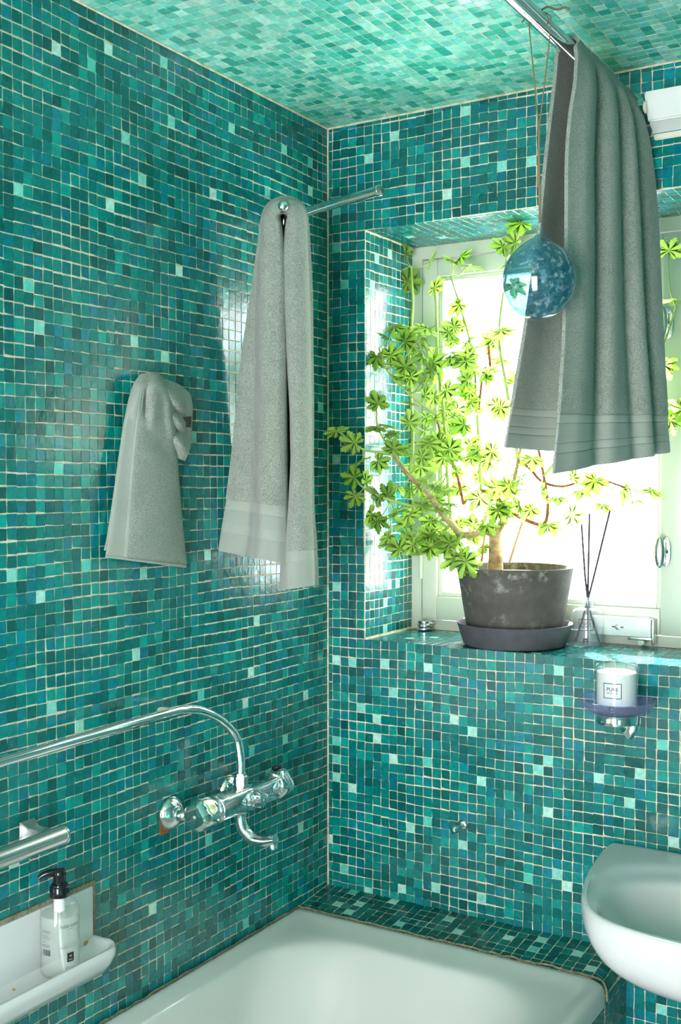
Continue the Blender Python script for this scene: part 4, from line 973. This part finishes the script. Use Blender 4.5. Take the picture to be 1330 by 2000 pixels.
rows_split(GBt, tB, [4, 6, 9, 11, n - 13, n - 11, n - 7, n - 5], [('hem', WEAVE, .005), ('stitched_rib', STITCH, .0045), ('woven_border', WEAVE, .0042), ('stitched_rib', STITCH, .0045), ('terry_cloth', TERRY, .0070), ('stitched_rib', STITCH, .0045), ('woven_border', WEAVE, .0042), ('stitched_rib', STITCH, .0045), ('hem', WEAVE, .005)])

# --- small hand towel on a hook (left wall)
hk = hit(302, 752, 0, 0.0)
hook = empty('towel_hook', (0, hk[1], hk[2]), 'small chrome hook behind the bunched hand towel', 'hook')
lathe('rosette', [(0.014, 0), (0.014, .003), (0.008, .005)], CHROME, hook, 24, (1, 0, 0), (0.0028, hk[1], hk[2] - .004))
tube('prong', [(0.006, hk[1], hk[2] - .004), (0.020, hk[1], hk[2] - .006), (0.030, hk[1], hk[2] + .004)], 0.0045, CHROME, hook, 12, 5)
tC = empty('towel', (0.02, hk[1], hk[2] - .05), 'small grey-green hand towel bunched on a wall hook, with black tag', 'towel', 'grey-green terry towels')
CR = [(0, 277, 308, 731, 731), (.04, 262, 326, 748, 752), (.10, 251, 338, 785, 786), (.20, 241, 341, 835, 835), (.34, 231, 344, 900, 900), (.50, 223, 349, 965, 968), (.68, 215, 355, 1025, 1035), (.85, 209, 360, 1068, 1082), (1, 205, 363, 1089, 1109)]
RID = [((284, 770), (283, 805), -.012, 6), ((300, 762), (296, 830), .010, 10), ((322, 772), (336, 850), .010, 9), ((328, 765), (318, 790), -.008, 6), ((275, 745), (262, 800), .008, 9), ((292, 830), (318, 880), -.006, 14), ((255, 990), (320, 945), -.004, 16), ((268, 1012), (330, 975), .004, 14), ((300, 740), (345, 790), .008, 9)]
def seg_d(p, a, b):
    p, a, b = map(np.array, (p, a, b)); ab = b - a; t = np.clip(((p - a) @ ab) / (ab @ ab), 0, 1); return np.linalg.norm(p - a - ab * t)
def relief(px, py): return sum(a * math.exp(-(seg_d((px, py), p, q) / w) ** 2) for p, q, a, w in RID)
SC = np.linspace(0, 1, 56); rowsC = []
for t in np.linspace(0, 1, 84):
    xl, xr, yl, yr = pcurve(CR, t); r = []
    for s in SC:
        px, py = lerp(xl, xr, s), lerp(yl, yr, s)
        x = 0.020 + .022 * (math.sin(PI * s) ** .6) * (1 - .25 * t) - .004 * math.sin(PI * min(1, s / .3)) + relief(px, py)
        if t < .05: x *= .75 + 5 * t
        r.append(hit(px, py, 0, max(.012, x)))
    rowsC.append(r)
GC = smooth_grid(np.array(rowsC), 2)
cb = 15
cloth_part('woven_border', GC[:81, :cb - 2], WEAVE, tC, .0042); cloth_part('stitched_rib', GC[:81, cb - 3:cb + 1], STITCH, tC, .0045)
cloth_part('terry_cloth', GC[:81, cb:], TERRY, tC, .0070); cloth_part('hem', GC[80:], WEAVE, tC, .0048)
# rear layer of the same towel, seen at the bottom edge and lower left
G2 = []
for t in np.linspace(0, 1, 40):
    xl, xr, yl, yr = pcurve(CR, t); r = []
    for s in np.linspace(0, 1, 24):
        px, py = lerp(xl + 2 - 3 * t, xr - 6, s), lerp(yl - 14 * t, yr - 2 * t, s); r.append(hit(px, py, 0, 0.0095 + .003 * math.sin(PI * s)))
    G2.append(r)
cloth_part('back_layer', smooth_grid(np.array(G2), 1), WEAVE, tC, .0045)
# bunched end to the right of the hook
DR = [(0, 300, 322, 738, 742), (.10, 306, 350, 745, 752), (.25, 312, 371, 764, 770), (.40, 318, 375, 788, 792), (.60, 326, 374, 822, 826), (.76, 332, 373, 850, 852), (.88, 338, 371, 872, 876), (1, 344, 360, 892, 900)]
BU = [((312, 752), (350, 778), .010, 9), ((322, 772), (352, 796), .016, 10), ((332, 800), (356, 806), -.010, 5), ((334, 812), (352, 830), .018, 10), ((336, 842), (360, 842), -.010, 5), ((340, 856), (366, 884), .018, 11)]
G3 = []
for t in np.linspace(0, 1, 56):
    xl, xr, yl, yr = pcurve(DR, t); r = []
    for s in np.linspace(0, 1, 34):
        px, py = lerp(xl, xr, s), lerp(yl, yr, s)
        x = .014 + .008 * math.sin(PI * min(1, s * 1.0)) + sum(a * math.exp(-(seg_d((px, py), p, q) / w) ** 2) for p, q, a, w in BU)
        r.append(hit(px, py, 0, max(.010, x)))
    G3.append(r)
G3 = smooth_grid(np.array(G3), 2)
cloth_part('bunched_end', G3[:, :25], TERRY, tC, .0065); cloth_part('folded_border', G3[:, 24:], WEAVE, tC, .0042)
c0, c1, c2, c3 = (hit(a, b, 0, .030) for a, b in ((358, 814), (373, 813), (372, 835), (356, 833)))
o = mesh_obj('tag', [c0, c1, c2, c3], [(0, 1, 2, 3)], BLACK_PRINT, tC); o.modifiers.new('thickness', 'SOLIDIFY').thickness = .0012
tx = (c1 - c0) / np.linalg.norm(c1 - c0); cc = (c0 + c1 + c2 + c3) / 4
v, f = text_vf('HIMLA', .0052, lambda x, y: tuple(cc + np.array([.0012, 0, 0]) + tx * x + np.array([0, 0, 1]) * (y - .004))); mesh_obj('tag_lettering', v, f, WHITE_PRINT, tC)

# ------------------------------------------------------------------ pot, saucer and the scented geranium
PC = np.array([0.437, 0.1065, WZ0 + .0012])
CONC = mat('dark_concrete', '#4b4743', 0.8)
n1 = noise(CONC, 14, 5, .65, 'World'); r1 = ramp(CONC, n1.outputs['Fac'], [(.3, srgb('#3d3a37')), (.6, srgb('#524e4a')), (.8, srgb('#65605b'))])
n2 = noise(CONC, 38, 6, .72, 'World'); r2 = ramp(CONC, n2.outputs['Fac'], [(.52, (0, 0, 0)), (.70, (.9, .9, .9))])
n3 = noise(CONC, 9, 2, .5, 'World'); r3 = ramp(CONC, n3.outputs['Fac'], [(.44, (0, 0, 0)), (.60, (1, 1, 1))])
mm = nd(CONC, 'ShaderNodeMath', operation='MULTIPLY'); lk(CONC, r2.outputs[0], mm.inputs[0]); lk(CONC, r3.outputs[0], mm.inputs[1])
lk(CONC, mixc(CONC, mm.outputs[0], r1.outputs[0], srgb('#a9aca4')), bsdf(CONC).inputs['Base Color']); n4 = noise(CONC, 300, 3, .6, 'World'); bump(CONC, n4.outputs['Fac'], .25, .001)
CONC2 = mat('saucer_concrete', '#45444a', 0.75); n1 = noise(CONC2, 20, 5, .65, 'World'); r1 = ramp(CONC2, n1.outputs['Fac'], [(.3, srgb('#3c3b42')), (.7, srgb('#54525a'))]); lk(CONC2, r1.outputs[0], bsdf(CONC2).inputs['Base Color'])
sau = lathe('plant_saucer', [(0.0, 0), (.112, 0), (.116, .003), (.1300, .046), (.1310, .050), (.1265, .0505), (.1225, .046), (.1130, .012), (.108, .010), (0, .010)], CONC2, None, 64, (0, 0, 1), PC, closed=False)
tag(sau, 'dark grey round saucer under the plant pot on the sill', 'saucer')
pl = empty('potted_geranium', PC + (0, 0, .0105), 'bushy lime-green scented geranium in a dark grey pot on the sill', 'plant')
PZ0 = PC + (0, 0, .0110)
lathe('pot', [(0.0, 0), (.1020, 0), (.1050, .003), (.1185, .085), (.1318, .162), (.1325, .1665), (.1300, .168), (.1245, .167), (.1225, .160), (.1170, .140), (0.0, .140)], CONC, pl, 64, (0, 0, 1), PZ0, closed=False)
SOIL = mat('potting_soil', '#4a3a28', 0.95); n1 = noise(SOIL, 120, 4, .7, 'World'); r1 = ramp(SOIL, n1.outputs['Fac'], [(.3, srgb('#35281a')), (.7, srgb('#7a6444'))]); lk(SOIL, r1.outputs[0], bsdf(SOIL).inputs['Base Color']); bump(SOIL, n1.outputs['Fac'], .8, .006)
lathe('soil', [(.1205, .148), (.1195, .150), (.06, .153), (0, .154)], SOIL, pl, 40, (0, 0, 1), PZ0, closed=False)
BARK = mat('woody_stem', '#a08a6c', 0.9); n1 = noise(BARK, 60, 4, .6, 'World'); r1 = ramp(BARK, n1.outputs['Fac'], [(.3, srgb('#7c6448')), (.7, srgb('#c2b08e'))]); lk(BARK, r1.outputs[0], bsdf(BARK).inputs['Base Color']); bump(BARK, n1.outputs['Fac'], .8, .004)
BROWN = mat('brown_twig', '#7a4526', 0.85); n1 = noise(BROWN, 90, 4, .6, 'World'); r1 = ramp(BROWN, n1.outputs['Fac'], [(.3, srgb('#5e3018')), (.7, srgb('#9c6236'))]); lk(BROWN, r1.outputs[0], bsdf(BROWN).inputs['Base Color'])
GSTEM = mat('green_stem', '#8fa84a', 0.6); n1 = noise(GSTEM, 30, 3, .6, 'World'); r1 = ramp(GSTEM, n1.outputs['Fac'], [(.3, srgb('#7d9a3c')), (.7, srgb('#b3c46c'))]); lk(GSTEM, r1.outputs[0], bsdf(GSTEM).inputs['Base Color'])
BAMBOO = mat('bamboo_stake', '#c9a86a', 0.6)
def leaf_mat():
    m = bpy.data.materials.new('geranium_leaf'); m.use_nodes = True; nt = m.node_tree; nt.nodes.clear()
    out = nt.nodes.new('ShaderNodeOutputMaterial'); oi = nt.nodes.new('ShaderNodeObjectInfo')
    r = nt.nodes.new('ShaderNodeValToRGB'); e = r.color_ramp.elements; e[0].position = 0; e[0].color = (*srgb('#6a9030'), 1); e[1].position = 1; e[1].color = (*srgb('#9ab858'), 1)
    nt.links.new(oi.outputs['Random'], r.inputs[0])
    r2 = nt.nodes.new('ShaderNodeValToRGB'); e = r2.color_ramp.elements; e[0].position = 0; e[0].color = (*srgb('#84b236'), 1); e[1].position = 1; e[1].color = (*srgb('#aace5c'), 1)
    nt.links.new(oi.outputs['Random'], r2.inputs[0])
    p = nt.nodes.new('ShaderNodeBsdfPrincipled'); p.inputs['Roughness'].default_value = .55; nt.links.new(r.outputs[0], p.inputs['Base Color'])
    tl = nt.nodes.new('ShaderNodeBsdfTranslucent'); nt.links.new(r2.outputs[0], tl.inputs[0])
    mx = nt.nodes.new('ShaderNodeMixShader'); mx.inputs[0].default_value = .52
    nt.links.new(p.outputs[0], mx.inputs[1]); nt.links.new(tl.outputs[0], mx.inputs[2]); nt.links.new(mx.outputs[0], out.inputs[0]); return m
LEAF = leaf_mat()
def leaf_mesh(seed):
    rs = np.random.default_rng(seed); lobes = [(-2.25, .52), (-1.62, .74), (-.80, .92), (0, 1.0), (.80, .92), (1.62, .74), (2.25, .52)]
    # each lobe: feathered blade with three teeth a side
    outline = [(0.0, -0.02)]
    for k, (a, L) in enumerate(lobes):
        L = L * rs.uniform(.90, 1.08); a = a + rs.normal(0, .05)
        d = np.array([math.sin(a), math.cos(a)]); w = np.array([math.cos(a), -math.sin(a)])
        left = [(.34, -.11), (.44, -.22), (.50, -.14), (.61, -.28), (.68, -.16), (.79, -.24), (.84, -.12), (.93, -.13)]
        pts = [d * (t * L) + w * (s * L) for t, s in left] + [d * L] + [d * (t * L) - w * (s * L) for t, s in left[::-1]]
        outline += [tuple(p) for p in pts]
        if k < len(lobes) - 1:
            a2, L2 = lobes[k + 1]; am = (a + a2) / 2; outline.append((math.sin(am) * .30, math.cos(am) * .30))
    P = np.array(outline); cz = lambda x, y: -.22 * (x * x + y * y) + .05 * math.sin(6 * math.atan2(x, y + 1e-6)) * math.hypot(x, y)
    V = [(0, 0.10, 0.0)] + [(x, y, cz(x, y) + rs.normal(0, .008)) for x, y in P]
    n = len(P); Fc = [(0, i + 1, (i + 1) % n + 1) for i in range(n)]
    me = bpy.data.meshes.new('leaf'); me.from_pydata(V, [], Fc); me.materials.append(LEAF); me.polygons.foreach_set('use_smooth', [True] * len(Fc)); me.update(); return me
LEAVES = [leaf_mesh(s) for s in range(6)]
soil0 = PZ0 + (0, 0, .150)
def pxy(px, py, y): return hit(px, py, 1, y)
NODES = []
def branch(name, pts, radii, m, n=8):
    P = smooth_path([np.asarray(p, float) for p in pts], 5); tube(name, P, radii, m, pl, n); NODES.extend(P[2:]); return P
tk = pxy(967, 1045, .105)
branch('trunk', [pxy(967, 1122, .100), pxy(968, 1085, .102), tk], [.019, .0165, .0145], BARK, 14)
for a, b in (((940, 1100), (948, 1035)), ((995, 1098), (1020, 1020))):
    v, f = tube_vf([pxy(*a, .075), pxy(*b, .075)], .0030, 8); mesh_obj('stake', v, f, BAMBOO, pl, True)
BR_ = [
 (BARK, [(967, 1045, .105), (945, 1038, .09), (905, 1045, .07), (880, 1022, .06), (860, 998, .04), (835, 962, .02), (800, 932, 0.0), (762, 884, -.02)], [.009, .007, .0035]),
 (BARK, [(967, 1047, .105), (985, 1010, .11), (985, 985, .11), (1000, 955, .12), (1012, 900, .13), (1022, 850, .14)], [.010, .0055, .003]),
 (BROWN, [(985, 990, .11), (960, 962, .11), (925, 962, .10), (905, 985, .09)], [.005, .004, .003]),
 (BROWN, [(905, 985, .09), (893, 930, .08), (868, 870, .08), (850, 810, .08)], [.004, .003, .002]),
 (BROWN, [(985, 990, .11), (1020, 1012, .12), (1060, 1024, .12), (1070, 990, .13), (1062, 930, .14), (1048, 860, .15)], [.005, .004, .003]),
 (BROWN, [(1012, 900, .13), (1035, 915, .13), (1058, 940, .14), (1100, 950, .14), (1160, 935, .15), (1230, 955, .16)], [.004, .003, .002]),
 (GSTEM, [(880, 1015, .06), (872, 900, .10), (866, 800, .13), (855, 700, .15), (852, 600, .16), (848, 560, .16)], [.0045, .0038, .003]),
 (GSTEM, [(800, 932, 0.0), (806, 850, .08), (800, 700, .15), (806, 600, .17), (803, 520, .185)], [.004, .0035, .0025]),
 (GSTEM, [(940, 965, .105), (935, 860, .12), (930, 780, .14), (925, 700, .15), (905, 620, .16), (880, 540, .17)], [.004, .003, .0022]),
 (BROWN, [(935, 800, .12), (945, 720, .12), (958, 735, .12), (954, 675, .12)], [.003, .003, .0035]),
 (GSTEM, [(1012, 900, .13), (990, 760, .14), (975, 660, .15), (985, 560, .15), (1000, 490, .14), (1040, 400, .12)], [.004, .003, .002]),
 (GSTEM, [(860, 998, .04), (790, 985, -.03), (730, 965, -.06), (700, 945, -.09)], [.004, .003, .002]),
 (GSTEM, [(762, 884, -.02), (715, 880, -.06), (690, 865, -.09), (665, 845, -.11)], [.003, .0026, .002]),
 (GSTEM, [(1062, 930, .14), (1130, 850, .17), (1220, 760, .18), (1290, 680, .17), (1320, 600, .16)], [.004, .003, .002]),
 (GSTEM, [(1220, 760, .18), (1270, 790, .16), (1315, 815, .14)], [.003, .0025, .002]),
 (GSTEM, [(880, 1022, .06), (850, 1060, .03), (835, 1080, .01)], [.004, .003, .002]),
 (GSTEM, [(905, 1040, .07), (890, 1070, .03), (895, 1085, -.02)], [.004, .003, .002]),
 (GSTEM, [(850, 810, .08), (800, 770, .04), (760, 730, .02), (740, 680, .03)], [.003, .0025, .002]),
 (GSTEM, [(835, 962, .02), (780, 900, -.01), (740, 840, -.02), (735, 800, -.01)], [.003, .0025, .002]),
]
for m, pts, rad in BR_: branch('branch', [pxy(*p) for p in pts], rad, m)
ND = np.array(NODES)
def basis_for(nrm, roll):
    n_ = np.asarray(nrm, float); n_ /= np.linalg.norm(n_); u, w, _ = frame_for(n_)
    return u * math.cos(roll) + w * math.sin(roll), -u * math.sin(roll) + w * math.cos(roll), n_
def add_leaf(c, size, nrm=None, roll=None):
    rs = RNG
    if nrm is None:
        tocam = CAM - c; tocam /= np.linalg.norm(tocam)
        nrm = tocam * .55 + np.array([0, 0, .55]) + rs.normal(0, .42, 3)
    near = ND[np.argsort(((ND - c) ** 2).sum(1) + .0004 * rs.random(len(ND)))[:1]][0]
    # tip direction points away from the branch
    away = c - near; away /= (np.linalg.norm(away) + 1e-9)
    n_ = np.asarray(nrm) / np.linalg.norm(nrm); y = away - n_ * (away @ n_); y = y + rs.normal(0, .35, 3); y = y - n_ * (y @ n_); y /= np.linalg.norm(y); x = np.cross(y, n_)
    base = c - y * size * .35
    o = bpy.data.objects.new('leaf', LEAVES[rs.integers(6)]); COL.objects.link(o); o.parent = pl; o.matrix_parent_inverse = Matrix.Translation(-Vector(pl.location))
    m = Matrix.Identity(4)
    for e in range(3): m[e][0], m[e][1], m[e][2], m[e][3] = x[e] * size, y[e] * size, n_[e] * size, base[e]
    o.matrix_basis = m
    ln = np.linalg.norm(base - near)
    mid = (near + base) / 2 + np.array([0, 0, -.12 * ln]) + rs.normal(0, .02 * ln, 3)
    v, f = tube_vf(smooth_path([near, mid, base], 3), [.0016, .0013, .0011], 5)
    k = bpy.data.meshes.new('petiole'); inv = np.array(m.inverted()); V4 = np.c_[np.array(v), np.ones(len(v))] @ inv.T
    k.from_pydata(V4[:, :3].tolist(), [], f); k.materials.append(GSTEM); k.polygons.foreach_set('use_smooth', [True] * len(k.polygons)); k.update()
    q = bpy.data.objects.new('petiole', k); COL.objects.link(q); q.parent = o
MAN = [(652, 838, -.11), (684, 862, -.10), (700, 900, -.08), (684, 930, -.10), (690, 975, -.09), (712, 935, -.05), (735, 965, -.06), (720, 1010, -.03), (745, 1020, -.04), (770, 1000, -.03), (760, 960, -.04), (800, 1010, -.02), (745, 905, -.04), (770, 870, -.02), (730, 835, -.03), (735, 780, -.01), (760, 830, 0.0), (735, 705, .02), (770, 690, .03), (752, 655, .04), (780, 740, .04), (735, 525, .16), (785, 490, .19), (880, 505, .16), (905, 500, .17), (925, 520, .18), (840, 505, .18), (805, 550, .20), (850, 555, .15), (985, 400, .11), (1010, 440, .10), (965, 415, .13), (1040, 345, .09), (1055, 370, .09), (975, 480, .10), (1000, 470, .11), (995, 510, .13), (880, 635, .10), (870, 690, .08), (905, 700, .10), (1010, 560, .14), (890, 600, .15), (1310, 480, .12), (1312, 585, .14), (1318, 822, .11), (1325, 800, .12), (1300, 720, .15),
  (840, 1075, .0), (880, 1095, -.03), (905, 1090, -.035), (915, 1105, -.04), (810, 1070, .05), (800, 1050, .03), (865, 1060, .02), (835, 1040, .0), (1000, 950, .04), (1010, 985, .05), (985, 1005, .06), (1030, 1000, .07), (1060, 960, .08), (1075, 1030, .10), (1090, 975, .10), (1140, 960, .13), (1155, 945, .13), (1180, 990, .15), (1125, 1010, .14), (1215, 965, .16), (1245, 975, .16), (1280, 960, .16), (1120, 925, .12), (1040, 900, .10), (960, 900, .06), (930, 880, .04), (950, 1010, .04), (925, 1020, .03), (955, 1030, .02)]
for px, py, y in MAN: add_leaf(pxy(px, py, y + RNG.uniform(-.012, .012)), RNG.uniform(.034, .044))
for k in range(165):
    py = RNG.uniform(640, 1075); t = (py - 640) / 435
    x0, x1 = lerp(770, 745, t), lerp(1010, 1060, t)
    if t > .72: x1 = lerp(1060, 960, (t - .72) / .28)
    px = RNG.triangular(x0, lerp(x0, x1, .26), x1); y = RNG.uniform(-.02, .19) if px > 800 else RNG.uniform(-.05, .12)
    if px < 712: y = min(y, -.03)
    c = pxy(px, py, y)
    if c[0] < WX0 + .03 and c[1] > -.04: c = pxy(px, py, -.045)
    add_leaf(c, RNG.uniform(.028, .042))
